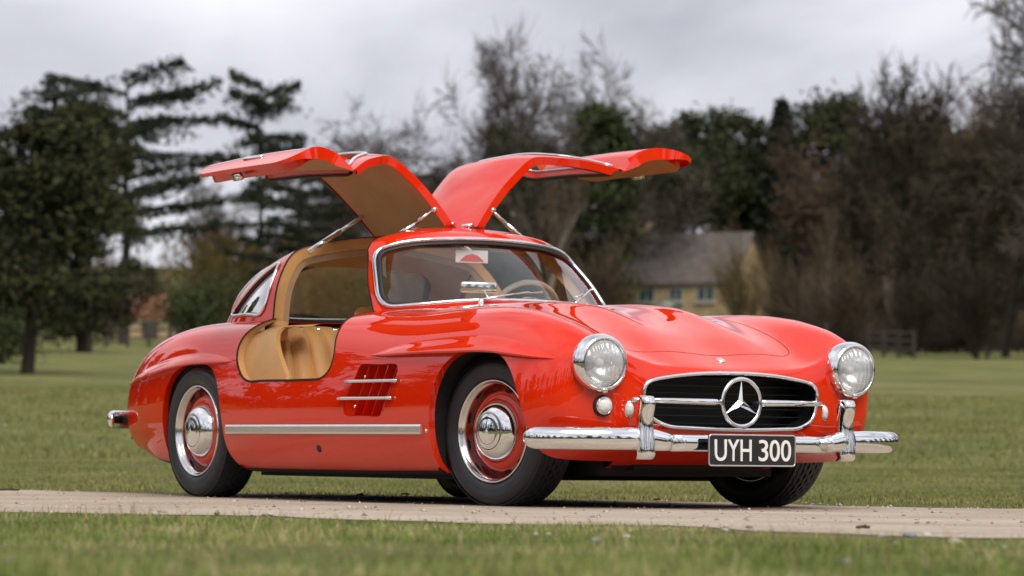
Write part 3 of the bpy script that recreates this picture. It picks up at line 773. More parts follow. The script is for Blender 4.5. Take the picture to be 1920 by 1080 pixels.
# ---- front lamps
for s in (-1, 1):
    O = Vector((.583, s*.622, .613)); ax = Vector((1, s*.03, 0)).normalized()
    mb = MB(); mb.lathe([(.106, -.012), (.112, .006), (.1165, .03), (.1155, .054), (.110, .071), (.102, .079), (.096, .081), (.0935, .078), (.093, .070), (.0925, .05)], 72, O, ax)
    hl = mb.build('headlight', 'chrome', car)
    mb = MB(); mb.lathe([(.0935, .066), (.088, .078), (.075, .089), (.055, .097), (.03, .102), (.0, .104)], 56, O, ax); mb.build('lens', 'lamp_glass', hl)
    mb = MB(); mb.lathe([(.0935, .062), (.085, .045), (.07, .022), (.05, .002), (.03, -.010), (.014, -.014)], 56, O, ax); mb.build('reflector', 'lamp_silver', hl)
    mb = MB(); mb.lathe([(.016, -.014), (.016, .02), (.020, .03), (.018, .045), (.008, .052), (0, .053)], 24, O, ax); mb.build('bulb', 'lamp_bulb', hl)
    mb = MB(); mb.box(O+Vector((.074, 0, -.108)), (.016, .022, .018)); bevel(mb.build('rim_screw', 'chrome', hl), .004)
    # round indicator
    h = bvhB.ray_cast(Vector((2, s*.60, .447)), Vector((-1, 0, 0)))[0]
    O = Vector((h.x-.012, s*.60, .447)); ax = Vector((1, s*.12, 0)).normalized()
    mb = MB(); mb.lathe([(.042, -.03), (.043, .012), (.040, .022), (.036, .026), (.034, .022)], 40, O, ax); il = mb.build('indicator', 'lamp_black', car)
    mb = MB(); mb.lathe([(.036, .022), (.035, .030), (.032, .033), (.031, .031)], 40, O, ax); mb.build('indicator_ring', 'chrome', il)
    mb = MB(); mb.lathe([(.032, .030), (.026, .038), (.014, .043), (0, .045)], 36, O, ax); mb.build('indicator_lens', 'lamp_white', il)
    # small oval lamp beside the grille
    h = bvhB.ray_cast(Vector((2, s*.487, .435)), Vector((-1, 0, 0)))[0]; O = Vector((h.x-.006, s*.487, .435))
    mb = MB(); V = []; 
    mb.lathe([(.030, -.02), (.030, .006), (.026, .011), (.016, .016), (0, .018)], 32, O, Vector((1, s*.2, 0)).normalized())
    o = mb.build('horn_lamp', 'lamp_white', car)
    for v in o.data.vertices: v.co.y = O.y+(v.co.y-O.y)*.62
    mb = MB(); mb.lathe([(.034, -.02), (.034, .007), (.030, .009)], 32, O, Vector((1, s*.2, 0)).normalized()); o2 = mb.build('lamp_rim', 'chrome', o)
    for v in o2.data.vertices: v.co.y = O.y+(v.co.y-O.y)*.62

# ---- grille mouth, frame, star and bar
ring = [tuple(PB[-1, j]) for j in range(0, nvB, 2)]
n = len(ring); V = []; Fc = []
for p in ring: V += [p, (p[0]-.16, p[1]*.97, .47+(p[2]-.47)*.95)]
for i in range(n):
    j = (i+1) % n; Fc.append((2*i, 2*i+1, 2*j+1, 2*j))
Fc.append(tuple(2*i+1 for i in range(n)))
gr = mesh_obj('grille', V, Fc, 'grille_black', car, smooth=False)
rr = curve([tuple(PB[-1, j]) for j in range(0, nvB, 4)], 160, True)
Vv, Ff = sweep([tuple(p+np.array([.004, 0, 0])) for p in rr], [(math.cos(a)*1, math.sin(a)) for a in np.linspace(0, 2*math.pi, 8, endpoint=False)], scale=.0085, up=(1, 0, 0), closed=True)
mesh_obj('grille_frame', Vv, Ff, 'chrome', gr)
for k in range(7):
    z_ = .385+k*.03; mb = MB(); mb.box((.565, 0, z_), (.03, .80, .003)); mb.build('grille_slat', 'grille_black', gr, smooth=False)
SC = Vector((.716, 0, .468))
Vv, Ff = sweep([SC+Vector((0, .094*math.cos(a), .094*math.sin(a))) for a in np.linspace(0, 2*math.pi, 64, endpoint=False)], [(math.cos(a)*.009, math.sin(a)*.0075) for a in np.linspace(0, 2*math.pi, 10, endpoint=False)], up=(1, 0, 0), closed=True)
mesh_obj('emblem_ring', Vv, Ff, 'chrome', gr)
V = [SC+Vector((.010, 0, 0))]
for k in range(6):
    a = math.pi/2+math.pi/3*k; r_ = .092 if k % 2 == 0 else .0165
    V.append(SC+Vector((.0 if k % 2 == 0 else -.002, r_*math.cos(a), r_*math.sin(a))))
V.append(SC-Vector((.010, 0, 0)))
Fc = [(0, 1+k, 1+(k+1) % 6) for k in range(6)]+[(7, 1+(k+1) % 6, 1+k) for k in range(6)]
mesh_obj('emblem_star', V, Fc, 'chrome', gr, smooth=False)
for s in (-1, 1):
    P = [(.708-.00*t, s*(.102+t*.375), .468) for t in np.linspace(0, 1, 14)]
    P = [(.708-.075*((abs(y)-.1)/.375)**2, y, z+.004*((abs(y)-.1)/.375)) for x, y, z in P]
    V, Fc = sweep(P, [(math.cos(a), math.sin(a)) for a in np.linspace(0, 2*math.pi, 14, endpoint=False)], scale=[(.010, .0145-.0035*i/13) for i in range(14)])
    mesh_obj('grille_bar', V, Fc, 'chrome', gr)
    mb = MB(); mb.tube([(.60, s*.09, .468), (.71, s*.09, .468)], .008); mb.build('emblem_stay', 'grille_black', gr)

# ---- bumpers, overriders
prof = [(-math.cos(a)*(.5 if math.cos(a) < 0 else 1.15), math.copysign(abs(math.sin(a))**.9, math.sin(a))) for a in np.linspace(0, 2*math.pi, 28, endpoint=False)]
for s in (-1, 1):
    P = curve([(.740, s*.52, .318), (.725, s*.62, .318), (.68, s*.745, .318), (.625, s*.832, .318), (.57, s*.882, .318), (.522, s*.905, .318)], 26)
    sc = [(.030, .045)]*26; sc[-1] = (.010, .020); sc[-2] = (.022, .036); sc[-3] = (.028, .0425)
    P = [tuple(p) for p in P]
    if s > 0: V, Fc = sweep(P[::-1], prof, scale=sc[::-1])
    else: V, Fc = sweep(P, prof, scale=sc)
    # the profile's +side must face outwards
    bp_ = mesh_obj('front_bumper', V, Fc, 'chrome', car)
    V, Fc = sweep([(.7425, s*.523, .318), (.745, s*.511, .318)], prof, scale=[(.034, .049)]*2); mesh_obj('bumper_gasket', V, Fc, 'black_rubber', bp_)
    # taper into the middle tube
    P = [(.748, s*.50, .318), (.757, s*.46, .315), (.766, s*.405, .308), (.772, s*.38, .304)]
    V, Fc = sweep(P, prof, scale=[(.030, .045), (.030, .043), (.028, .036), (.027, .033)]); mesh_obj('bumper_taper', V, Fc, 'chrome', bp_)
    # overrider
    P = [(.772, .238), (.786, .25), (.789, .28), (.785, .325), (.781, .37), (.786, .41), (.796, .44), (.797, .468), (.786, .484), (.770, .487)]
    P = curve(P, 24)
    wid = [.050, .052, .052, .050, .046, .042, .040, .039, .038, .036]; wd = np.interp(np.linspace(0, 1, 24), np.linspace(0, 1, 10), wid)
    V = []; Fc = []; K = 12
    for i in range(24):
        x, z = P[i]; hw = wd[i]*.72
        zz_ = z; dep = .062 if .26 < z < .47 else .05
        for q in range(K):
            a = 2*math.pi*q/K; cy, cx_ = math.cos(a), math.sin(a)
            yy = math.copysign(abs(cy)**.55, cy)*hw; xx = math.copysign(abs(cx_)**.55, cx_)*dep/2-dep/2
            V.append((x+xx, s*.497+yy, zz_))
    for i in range(23):
        for q in range(K): Fc.append((i*K+q, i*K+(q+1) % K, (i+1)*K+(q+1) % K, (i+1)*K+q))
    Fc.append(tuple(range(K))[::-1]); Fc.append(tuple(23*K+q for q in range(K)))
    ovr = mesh_obj('overrider', V, Fc, 'chrome', bp_)
    mb = MB(); mb.box((.66, s*.497, .318), (.14, .03, .04)); mb.build('bumper_bracket', 'underbody_black', bp_)
    # rear bumper half
    P = curve([(-3.56, 0, .40), (-3.56, s*.25, .40), (-3.55, s*.45, .40), (-3.50, s*.62, .40), (-3.42, s*.72, .40), (-3.37, s*.75, .40)], 24)
    sc = [(.03, .044)]*24; sc[-1] = (.008, .02); sc[-2] = (.022, .036)
    V, Fc = sweep([tuple(p) for p in P], prof if s > 0 else [(-a, b) for a, b in prof], scale=sc)
    rb_ = mesh_obj('rear_bumper', V, Fc, 'chrome', car)
    mb = MB(); mb.box((-3.40, s*.62, .40), (.14, .04, .05)); mb.box((-3.36, s*.60, .33), (.10, .05, .05)); mb.build('bumper_bracket', 'underbody_black', rb_)
V, Fc = sweep([(.772, y, .304) for y in np.linspace(-.385, .385, 12)], prof, scale=[(.027, .033)]*12)
mesh_obj('bumper_tube', V, Fc, 'chrome', car)

mesh_obj('tail_panel', [tuple(p) for p in PB[0]], [tuple(range(nvB))[::-1]], 'red_paint', car, smooth=False)
for s in (-1, 1):
    h = bvhB.ray_cast(Vector((-5, s*.50, .50)), Vector((1, 0, 0)))
    mb = MB(); mb.lathe([(.045, -.02), (.045, .01), (.036, .024), (.018, .032), (0, .034)], 28, h[0], Vector((-1, s*.4, .1)).normalized()); o = mb.build('tail_light', 'tail_red', car)
    mb = MB(); mb.lathe([(.050, -.02), (.050, .006), (.044, .012)], 28, h[0], Vector((-1, s*.4, .1)).normalized()); mb.build('tail_light_rim', 'chrome', o)
# ---- number plate
PL = Matrix.Translation((.815, -.022, .278)) @ Matrix.Rotation(math.radians(0), 4, 'Y')
def rrbox(name, w_, h_, d_, r_, x, m, parent):
    V = []; q = []
    for cy, cz, a0 in ((w_/2-r_, h_/2-r_, 0), (-w_/2+r_, h_/2-r_, 90), (-w_/2+r_, -h_/2+r_, 180), (w_/2-r_, -h_/2+r_, 270)):
        for k in range(6):
            a = math.radians(a0+18*k); q.append((cy+r_*math.cos(a), cz+r_*math.sin(a)))
    n = len(q)
    V = [PL @ Vector((x, a, b)) for a, b in q]+[PL @ Vector((x+d_, a, b)) for a, b in q]
    Fc = [tuple(range(n))[::-1], tuple(range(n, 2*n))]+[(i, (i+1) % n, n+(i+1) % n, n+i) for i in range(n)]
    return mesh_obj(name, V, Fc, m, parent, smooth=False), q
np_, q = rrbox('number_plate', .430, .126, .006, .012, 0, 'plate_black', car)
V, Fc = sweep([PL @ Vector((.006, a*.988, b*.96)) for a, b in q], [(math.cos(a)*.0032, math.sin(a)*.0025) for a in np.linspace(0, 2*math.pi, 6, endpoint=False)], up=(1, 0, 0), closed=True)
mesh_obj('plate_border', V, Fc, 'satin_metal', np_)
def letter(ch, yc, hgt, wid, parent):
    cu = bpy.data.curves.new('plate_letter', 'FONT'); cu.body = ch; cu.extrude = .02; cu.offset = .004; cu.resolution_u = 6
    to = bpy.data.objects.new('tmp', cu); COL.objects.link(to)
    dg = bpy.context.evaluated_depsgraph_get(); me = bpy.data.meshes.new_from_object(to.evaluated_get(dg)); bpy.data.objects.remove(to)
    co = np.array([v.co for v in me.vertices]); mn, mxv = co.min(0), co.max(0); sc_ = (mxv-mn)
    for v in me.vertices:
        u = (v.co.x-mn[0])/sc_[0]-.5; t = (v.co.y-mn[1])/sc_[1]-.5; d = (v.co.z-mn[2])/sc_[2]
        v.co = PL @ Vector((.006+d*.004, yc+u*wid, t*hgt))
    me.materials.clear(); setm(me, 'plate_letter')
    o = bpy.data.objects.new('plate_letter', me); return link(o, parent)
x0 = -.187
for ch, a, b in (('U', 0, .058), ('Y', .063, .056), ('H', .126, .054), ('3', .216, .046), ('0', .270, .050), ('0', .326, .050)):
    letter(ch, x0+a+b/2, .085, b, np_)

# ---- hood shut line, badge, wipers
def on_top(pts, lift=.0008):
    return [(x, y, zB(x, y)+lift) for x, y in pts]
seam = curve([(-.78, .50), (-.4, .485), (0, .47), (.25, .455), (.42, .44), (.49, .41), (.515, .34), (.525, .2), (.53, 0)], 70)
seam = np.vstack([seam, seam[-2::-1]*np.array([1, -1])])
P = on_top(seam); V = []; Fc = []
for i, p in enumerate(P):
    t = Vector(P[min(i+1, len(P)-1)])-Vector(P[max(i-1, 0)]); sdv = t.cross(Vector((0, 0, 1))).normalized()*.0014
    V += [Vector(p)+sdv, Vector(p)-sdv]
for i in range(len(P)-1): Fc.append((2*i, 2*i+1, 2*i+3, 2*i+2))
mesh_obj('hood_shut_line', V, Fc, 'gap_black', body, smooth=False)
h = bvhB.ray_cast(Vector((.575, 0, 2)), Vector((0, 0, -1)))
mb = MB(); mb.lathe([(.020, -.004), (.020, .004), (.015, .006), (0, .007)], 28, h[0], h[1]); mb.build('hood_badge', 'satin_metal', car)
def glass_at(y, r_):
    i = int(np.argmin(np.abs(ru-r_))); row = PG[i]; j = int(np.argmin(np.abs(row[:, 1]-y)+(row[:, 0] < -1.4)*9)); return Vector(row[j])+Vector(NG[i, j])*.012
for px_, py_, ya, ra, yb, rb2, yc, rc in ((-.835, -.25, .02, .30, .10, .33, -.08, .22), (-.865, .26, .43, .55, .50, .70, .30, .30)):
    b_ = Vector((px_, py_, zB(px_, py_)+.006))
    e_ = glass_at(ya, ra)
    mb = MB(); mb.lathe([(.013, -.01), (.012, .010), (.006, .016), (0, .016)], 16, b_, (0, 0, 1)); mb.tube([b_+Vector((0, 0, .012)), b_.lerp(e_, .5)+Vector((.012, 0, .010)), e_+Vector((.006, 0, .003))], .0045, 8)
    wp = mb.build('wiper_arm', 'chrome', car)
    q0 = glass_at(yc, rc); q1 = glass_at(yb, rb2)
    mb = MB(); mb.tube([q0, e_, q1], .004, 6); mb.build('wiper_blade', 'chrome', wp)

# ---- interior
mb = MB(); mb.box((-1.35, 0, .22), (1.5, 1.35, .04)); mb.build('cabin_floor', 'carpet', car, smooth=False)
# inner sills
for s in (-1, 1):
    V = []; Fc = []
    P = [(x, z) for x, z in DOOR if z < .80]
    n = len(P)
    for x, z in P:
        h, _ = yB(x, z, s); V += [(x, h.y-s*.045, z), (x, s*.63, z-.02 if z < .6 else z)]
    for i in range(n-1): Fc.append((2*i, 2*i+1, 2*i+3, 2*i+2))
    mesh_obj('sill_trim', V, Fc, 'tan_leather', car)
    mb = MB(); mb.box((-1.5, s*.64, .40), (1.0, .03, .35)); mb.build('sill_panel', 'tan_leather', car, smooth=False)
    # rounded rear quarter panel just inside the opening
    q_, f_, _ = clip(AB, FB, np.where((s*AB[:, 1] > .45) & (AB[:, 2] > .3), np.minimum(polysdf(AB[:, [0, 2]], DOOR)-.002, -1.49-(AB[:, 2]-.57)*1.07-AB[:, 0]), -.1))
    q_, f_, _ = clip(q_, f_, -cabin_sdf(q_)+.02)
    q_, f_, e_ = clip(q_, f_, s*q_[:, 1]-.4)
    q_ = q_.copy(); q_[:, :3] -= q_[:, 3:6]*.035
    bd = boundary(f_); Vq, nf = flange(q_, f_, [e for e in bd if q_[e[0], 0] > -1.49-(q_[e[0], 2]-.57)*1.07-.05 or q_[e[0], 2] > .80], lambda p, n: p+(np.array([-.02, -s*.16, .01]) if p[2] > .81 else np.array([-.015, -s*.03, 0])))
    mesh_obj('quarter_panel', Vq[:, :3], list(f_)+nf, 'tan_leather', car)
    mb = MB(); mb.box((-1.955, s*.635, .80), (.13, .07, .09)); bevel(mb.build('pillar_base', 'tan_leather', car), .025, 4)
    # front kick panel and cowl side
    mb = MB(); mb.box((-.93, s*.70, .52), (.30, .05, .62)); mb.build('kick_panel', 'tan_lining', car, smooth=False)
# bulkheads, parcel shelf
mb = MB(); mb.add([(-2.02, -.68, .2), (-2.02, .68, .2), (-2.10, .66, .80), (-2.10, -.66, .80), (-2.78, -.35, .845), (-2.78, .35, .845), (-2.45, -.55, .835), (-2.45, .55, .835)], [(0, 1, 2, 3), (3, 2, 7, 6), (6, 7, 5, 4)])
mb.build('parcel_shelf', 'tan_leather', car, smooth=False)
mb = MB(); mb.tube([(-2.06, -.60, .815), (-2.06, .60, .815)], .009); mb.build('luggage_rail', 'chrome', car)
mb = MB(); mb.add([(-.90, -.68, .2), (-.90, .68, .2), (-.86, .60, .86), (-.86, -.60, .86)], [(0, 3, 2, 1)]); mb.build('firewall', 'underbody_black', car, smooth=False)
# dashboard
V = []; Fc = []; n = 25
for i in range(n):
    y = -.60+1.2*i/(n-1); xb = np.interp(abs(y), [0, .25, .46, .6], [-.86, -.89, -.985, -1.10]); hump = .045*math.exp(-((y-.36)/.17)**2)
    for dx, z in ((-.0, .878), (-.10, .888+hump*.7), (-.17, .888+hump), (-.215, .872+hump*.9), (-.225, .80), (-.17, .70)): V.append((min(xb, -.86-.0)+dx, y, z))
for i in range(n-1):
    for q in range(5): Fc.append((i*6+q, i*6+q+1, (i+1)*6+q+1, (i+1)*6+q))
ds = mesh_obj('dashboard', V, Fc, 'tan_leather', car)
for y in (.27, .43):
    mb = MB(); mb.lathe([(.052, -.02), (.052, .012), (.047, .014), (.046, .004), (0, .004)], 32, (-1.165, y, .835), (-1, 0, .15)); mb.build('gauge', 'gap_black', ds)
# steering wheel
SW = Vector((-1.44, .36, .855)); sa = Vector((-1, 0, .42)).normalized()
e1 = Vector((0, 1, 0)); e2 = sa.cross(e1)
Vv, Ff = sweep([SW+(e1*math.cos(a)+e2*math.sin(a))*.195 for a in np.linspace(0, 2*math.pi, 64, endpoint=False)], [(math.cos(a), math.sin(a)) for a in np.linspace(0, 2*math.pi, 10, endpoint=False)], scale=.0125, up=tuple(sa), closed=True)
sw = mesh_obj('steering_wheel', Vv, Ff, 'cream_bakelite', car)
for a in (0, math.pi):
    mb = MB(); mb.tube([SW-sa*.02, SW+(e1*math.cos(a)+e2*math.sin(a))*.193], .009, 8); mb.build('spoke', 'cream_bakelite', sw)
mb = MB(); mb.lathe([(.035, -.03), (.04, 0), (.03, .015), (0, .02)], 24, SW-sa*.01, sa); mb.tube([SW-sa*.03, SW-sa*.3], .016); mb.build('steering_boss', 'cream_bakelite', sw)
Vv, Ff = sweep([SW-sa*.012+(e1*math.cos(a)+e2*math.sin(a))*.125 for a in np.linspace(0, 2*math.pi, 48, endpoint=False)], [(math.cos(a), math.sin(a)) for a in np.linspace(0, 2*math.pi, 6, endpoint=False)], scale=.004, up=tuple(sa), closed=True)
mesh_obj('horn_ring', Vv, Ff, 'chrome', sw)
# rear-view mirror on the dashboard, hanging tag
mb = MB(); mb.box((-1.02, -.145, .982), (.025, .165, .05), Matrix.Rotation(math.radians(-18), 3, 'Z')); mr = bevel(mb.build('rear_view_mirror', 'chrome', car), .010, 3)
mb = MB(); mb.tube([(-1.0, -.13, .97), (-.965, -.11, .90)], .005); mb.build('mirror_stem', 'chrome', mr)
mb = MB(); mb.box((-1.19, -.075, 1.128), (.002, .155, .056), Matrix.Rotation(math.radians(-10), 3, 'Z')); tg = mb.build('windscreen_card', 'paper_white', car, smooth=False)
V = [Vector((.0025, -.06, -.022)), Vector((.0025, .06, -.022)), Vector((.0025, .03, .004)), Vector((.0025, 0, .012)), Vector((.0025, -.03, .004))]
mb = MB(); mb.add([Matrix.Rotation(math.radians(-10), 3, 'Z') @ v+Vector((-1.19, -.075, 1.128)) for v in V], [(0, 1, 2, 3, 4)]); mb.build('card_print', 'paper_red', tg, smooth=False)
mb = MB()
for k in range(3): mb.box((-1.1878, -.03-.0*k, 1.150-k*.009), (.001, .038-.008*k, .003), Matrix.Rotation(math.radians(-10), 3, 'Z'))
mb.build('card_print', 'paper_grey', tg, smooth=False)
# sun visors
for s in (-1, 1):
    mb = MB(); mb.box((-1.325, s*.23, 1.178), (.012, .26, .055), Matrix.Rotation(math.radians(-60), 3, 'Y')); bevel(mb.build('sun_visor', 'tan_lining', car), .005)
# seats
def seat(yc):
    st_ = empty('seat', (0, 0, 0), car)
    V = []; Fc = []; ny, nz_ = 101, 16
    def surf(u, t):   # u across -1..1, t up 0..1
        pl = .042*abs(math.sin(u*math.pi*2.5))**.42
        ed = max(0, abs(u)-.72)/.28; wing = .075*ed**1.6*(1-.35*t)
        hw = .245-.03*t**3
        top = .0 if t < .8 else ((t-.8)/.2)**2
        x = -1.84-.20*t+wing+pl*(1-ed)-.05*top; z = .40+.43*t-.025*top*(u*u)
        return Vector((x, yc+u*hw, z))
    for i in range(ny):
        for j in range(nz_): V.append(surf(-1+2*i/(ny-1), j/(nz_-1)))
    for i in range(ny-1):
        for j in range(nz_-1): Fc.append((i*nz_+j, (i+1)*nz_+j, (i+1)*nz_+j+1, i*nz_+j+1))
    o = len(V); 
    rim = [i*nz_ for i in range(ny)]+[(ny-1)*nz_+j for j in range(1, nz_)]+[i*nz_+nz_-1 for i in range(ny-2, -1, -1)]+[j for j in range(nz_-2, 0, -1)]
    for r_ in rim: v = V[r_]; V.append(Vector((v.x-.09, v.y, v.z)))
    m_ = len(rim)
    for k in range(m_): Fc.append((rim[k], o+k, o+(k+1) % m_, rim[(k+1) % m_]))
    Fc.append(tuple(range(o, o+m_)))
    sb_ = mesh_obj('seat_back', V, Fc, 'tan_leather', st_)
    for k in (-2, -1, 0, 1, 2):          # stitched seams in the pleat valleys
        u = k/2.5
        if abs(u) < .95:
            mb = MB(); mb.tube([surf(u, t)+Vector((.003, 0, 0)) for t in np.linspace(.02, .97, 12)], .0035, 5); mb.build('seam', 'carpet', sb_)
    V = []; Fc = []
    for i in range(ny):
        u = -1+2*i/(ny-1)
        for j in range(nz_):
            t = j/(nz_-1); ed = max(0, abs(u)-.72)/.28
            V.append(Vector((-1.84+.48*t, yc+u*.25, .40+.03*t+.02*abs(math.sin(u*math.pi*2.5))**.55*(1-ed)+.05*ed**1.6-.06*max(0, (t-.85)/.15)**2)))
    for i in range(ny-1):
        for j in range(nz_-1): Fc.append((i*nz_+j, (i+1)*nz_+j, (i+1)*nz_+j+1, i*nz_+j+1))
    o = len(V)
    for r_ in rim: v = V[r_]; V.append(Vector((v.x, v.y, .26)))
    for k in range(m_): Fc.append((rim[k], rim[(k+1) % m_], o+(k+1) % m_, o+k))
    mesh_obj('seat_cushion', V, Fc, 'tan_leather', st_)
seat(-.36); seat(.36)
# ================================================================== the place
FX, FY = math.cos(YAW), math.sin(YAW); RX, RY = math.sin(YAW), -math.cos(YAW)
def DS(x, y): return (x-CAM[0])*FX+(y-CAM[1])*FY, (x-CAM[0])*RX+(y-CAM[1])*RY
def XY(D, s): return CAM[0]+D*FX+s*RX, CAM[1]+D*FY+s*RY
def hgt(x, y):
    x = np.asarray(x, float); y = np.asarray(y, float); D, s = DS(x, y); d = np.maximum(D, 0)
    base = np.where(D > 21, d*.033*(1-np.exp(-(d-21)/50)), 0)
    k = np.clip((np.hypot(D-15, s)-9)/25, 0, 1)
    und = k*(.10*np.sin(x*.21+1.3)*np.sin(y*.17+.4)+.05*np.sin(x*.53+y*.31))
    return base+np.clip(D-250, 0, 350)*.035+und*np.clip((90-np.abs(D))/60, 0.15, 1)
TN = np.array([-.47, .8827]); TT = np.array([.8827, .47]); T0, T1 = -3.41, 1.57
def ragged(a, seed):
    return .26*np.sin(a*1.3+seed)+.17*np.sin(a*3.1+seed*2.1)+.10*np.sin(a*7.7+seed*.7)+.06*np.sin(a*19.1+seed)
def track_out(x, y):
    """distance outside the track (positive on the grass)"""
    p = x*TN[0]+y*TN[1]; a = x*TT[0]+y*TT[1]
    return np.maximum(T0+ragged(a, 1.0)-p, p-T1-ragged(a, 4.0))
# ---- materials of the place
def ground_mat():
    m, t, b = mat('meadow'); Lk = t.links.new
    g = N(t, 'ShaderNodeNewGeometry')
    n1 = N(t, 'ShaderNodeTexNoise'); n1.inputs['Scale'].default_value = .35; n1.inputs['Detail'].default_value = 8; Lk(g.outputs['Position'], n1.inputs['Vector'])
    n2 = N(t, 'ShaderNodeTexNoise'); n2.inputs['Scale'].default_value = 7; n2.inputs['Detail'].default_value = 8; n2.inputs['Roughness'].default_value = .7; Lk(g.outputs['Position'], n2.inputs['Vector'])
    r1 = ramp(t, [(.3, (.10, .115, .038)), (.5, (.152, .162, .055)), (.68, (.22, .20, .086))]); Lk(n1.outputs[0], r1.inputs[0])
    r2 = ramp(t, [(.3, (.5, .5, .45)), (.5, (1, 1, 1)), (.72, (1.3, 1.25, 1.2))]); Lk(n2.outputs[0], r2.inputs[0])
    mm = N(t, 'ShaderNodeMix', data_type='RGBA', blend_type='MULTIPLY'); mm.inputs[0].default_value = 1
    Lk(r1.outputs[0], mm.inputs[6]); Lk(r2.outputs[0], mm.inputs[7]); Lk(mm.outputs[2], b.inputs['Base Color'])
    b.inputs['Roughness'].default_value = .95; b.inputs['Specular IOR Level'].default_value = .1
    bp = N(t, 'ShaderNodeBump'); bp.inputs['Strength'].default_value = .9; bp.inputs['Distance'].default_value = .06; Lk(n2.outputs[0], bp.inputs['Height']); Lk(bp.outputs[0], b.inputs['Normal'])
ground_mat()
def gravel_mat():
    m, t, b = mat('gravel'); Lk = t.links.new
    g = N(t, 'ShaderNodeNewGeometry')
    n1 = N(t, 'ShaderNodeTexNoise'); n1.inputs['Scale'].default_value = 1.1; n1.inputs['Detail'].default_value = 9; n1.inputs['Roughness'].default_value = .6; Lk(g.outputs['Position'], n1.inputs['Vector'])
    v = N(t, 'ShaderNodeTexVoronoi'); v.inputs['Scale'].default_value = 70; Lk(g.outputs['Position'], v.inputs['Vector'])
    r1 = ramp(t, [(.3, (.31, .25, .19)), (.5, (.40, .335, .265)), (.7, (.48, .41, .335))]); Lk(n1.outputs[0], r1.inputs[0])
    sp = N(t, 'ShaderNodeSeparateColor'); Lk(v.outputs['Color'], sp.inputs[0])
    r2 = ramp(t, [(0, .62), (.5, 1.0), (1, 1.35)]); Lk(sp.outputs[0], r2.inputs[0])
    mm = N(t, 'ShaderNodeMix', data_type='RGBA', blend_type='MULTIPLY'); mm.inputs[0].default_value = .35
    Lk(r1.outputs[0], mm.inputs[6]); Lk(r2.outputs[0], mm.inputs[7]); Lk(mm.outputs[2], b.inputs['Base Color'])
    b.inputs['Roughness'].default_value = .95; b.inputs['Specular IOR Level'].default_value = .15
    ad = N(t, 'ShaderNodeMath', operation='MULTIPLY_ADD'); Lk(v.outputs['Distance'], ad.inputs[0]); ad.inputs[1].default_value = -.4; Lk(n1.outputs[0], ad.inputs[2])
    bp = N(t, 'ShaderNodeBump'); bp.inputs['Strength'].default_value = .3; bp.inputs['Distance'].default_value = .012; Lk(ad.outputs[0], bp.inputs['Height']); Lk(bp.outputs[0], b.inputs['Normal'])
gravel_mat()
def random_mat(name, cols, rough=.8, trans=0, spec=.25, per='Random Per Island', nscale=None):
    m, t, b = mat(name); Lk = t.links.new
    g = N(t, 'ShaderNodeNewGeometry'); oi = N(t, 'ShaderNodeObjectInfo')
    r = ramp(t, [(i/(len(cols)-1), c) for i, c in enumerate(cols)])
    if nscale:
        n = N(t, 'ShaderNodeTexNoise'); n.inputs['Scale'].default_value = nscale; n.inputs['Detail'].default_value = 3; Lk(g.outputs['Position'], n.inputs['Vector'])
        a = N(t, 'ShaderNodeMath', operation='MULTIPLY_ADD'); Lk(g.outputs[per], a.inputs[0]); a.inputs[1].default_value = .55
        s2 = N(t, 'ShaderNodeMath', operation='MULTIPLY_ADD'); Lk(n.outputs[0], s2.inputs[0]); s2.inputs[1].default_value = 2.0; s2.inputs[2].default_value = -.78
        Lk(s2.outputs[0], a.inputs[2]); Lk(a.outputs[0], r.inputs[0])
    else: Lk(g.outputs[per], r.inputs[0])
    Lk(r.outputs[0], b.inputs['Base Color']); b.inputs['Roughness'].default_value = rough; b.inputs['Specular IOR Level'].default_value = spec
    return m
random_mat('grass_blades', [(.075, .11, .026), (.13, .185, .04), (.19, .245, .06), (.29, .29, .105), (.48, .42, .24)], .7, nscale=1.6)
random_mat('field_blades', [(.11, .125, .036), (.16, .178, .053), (.22, .218, .076), (.31, .28, .14)], .8, nscale=.9)
random_mat('bare_twigs', [(.045, .038, .032), (.075, .062, .05), (.11, .09, .07)], .9)
random_mat('brown_twigs', [(.045, .031, .021), (.08, .056, .037), (.13, .09, .056)], .9)
random_mat('dark_twigs', [(.020, .016, .011), (.038, .030, .019), (.062, .050, .030)], .9)
random_mat('pale_bark', [(.16, .14, .115), (.21, .185, .15)], .9)
random_mat('cedar_needles', [(.010, .015, .010), (.020, .028, .016), (.036, .045, .024)], .9)
random_mat('pine_needles', [(.015, .018, .008), (.032, .037, .014), (.060, .060, .022)], .9)
random_mat('olive_leaves', [(.055, .042, .014), (.10, .072, .022), (.15, .105, .035)], .9)
random_mat('far_pine', [(.016, .022, .010), (.034, .042, .017), (.06, .065, .026)], .9)
random_mat('ivy_leaves', [(.018, .028, .010), (.038, .054, .017), (.065, .085, .027)], .8)
random_mat('russet_leaves', [(.07, .03, .015), (.12, .05, .024), (.16, .075, .04)], .9)
simple('bark', (.030, .024, .019), .95, noise=.35, nscale=3, bump=.6, bscale=12)
simple('fence_wood', (.055, .044, .036), .9, noise=.3, nscale=4, bump=.3, bscale=20)
simple('honey_stone', (.37, .28, .16), .95, noise=.22, nscale=1.6, bump=.4, bscale=5)
simple('slate_roof', (.115, .098, .092), .85, noise=.3, nscale=2.2, bump=.5, bscale=6)
simple('brick_red', (.22, .085, .05), .9, noise=.25, nscale=3)
simple('sage_paint', (.30, .36, .31), .6, noise=.1)
simple('window_dark', (.05, .06, .07), .15, spec=.8, noise=.2)
simple('stone_pale', (.45, .43, .41), .85, noise=.25, nscale=25, bump=.4, bscale=40)
simple('stone_grey', (.24, .25, .27), .85, noise=.25, nscale=25, bump=.4, bscale=40)
simple('straw', (.36, .28, .17), .9, noise=.2, nscale=50)
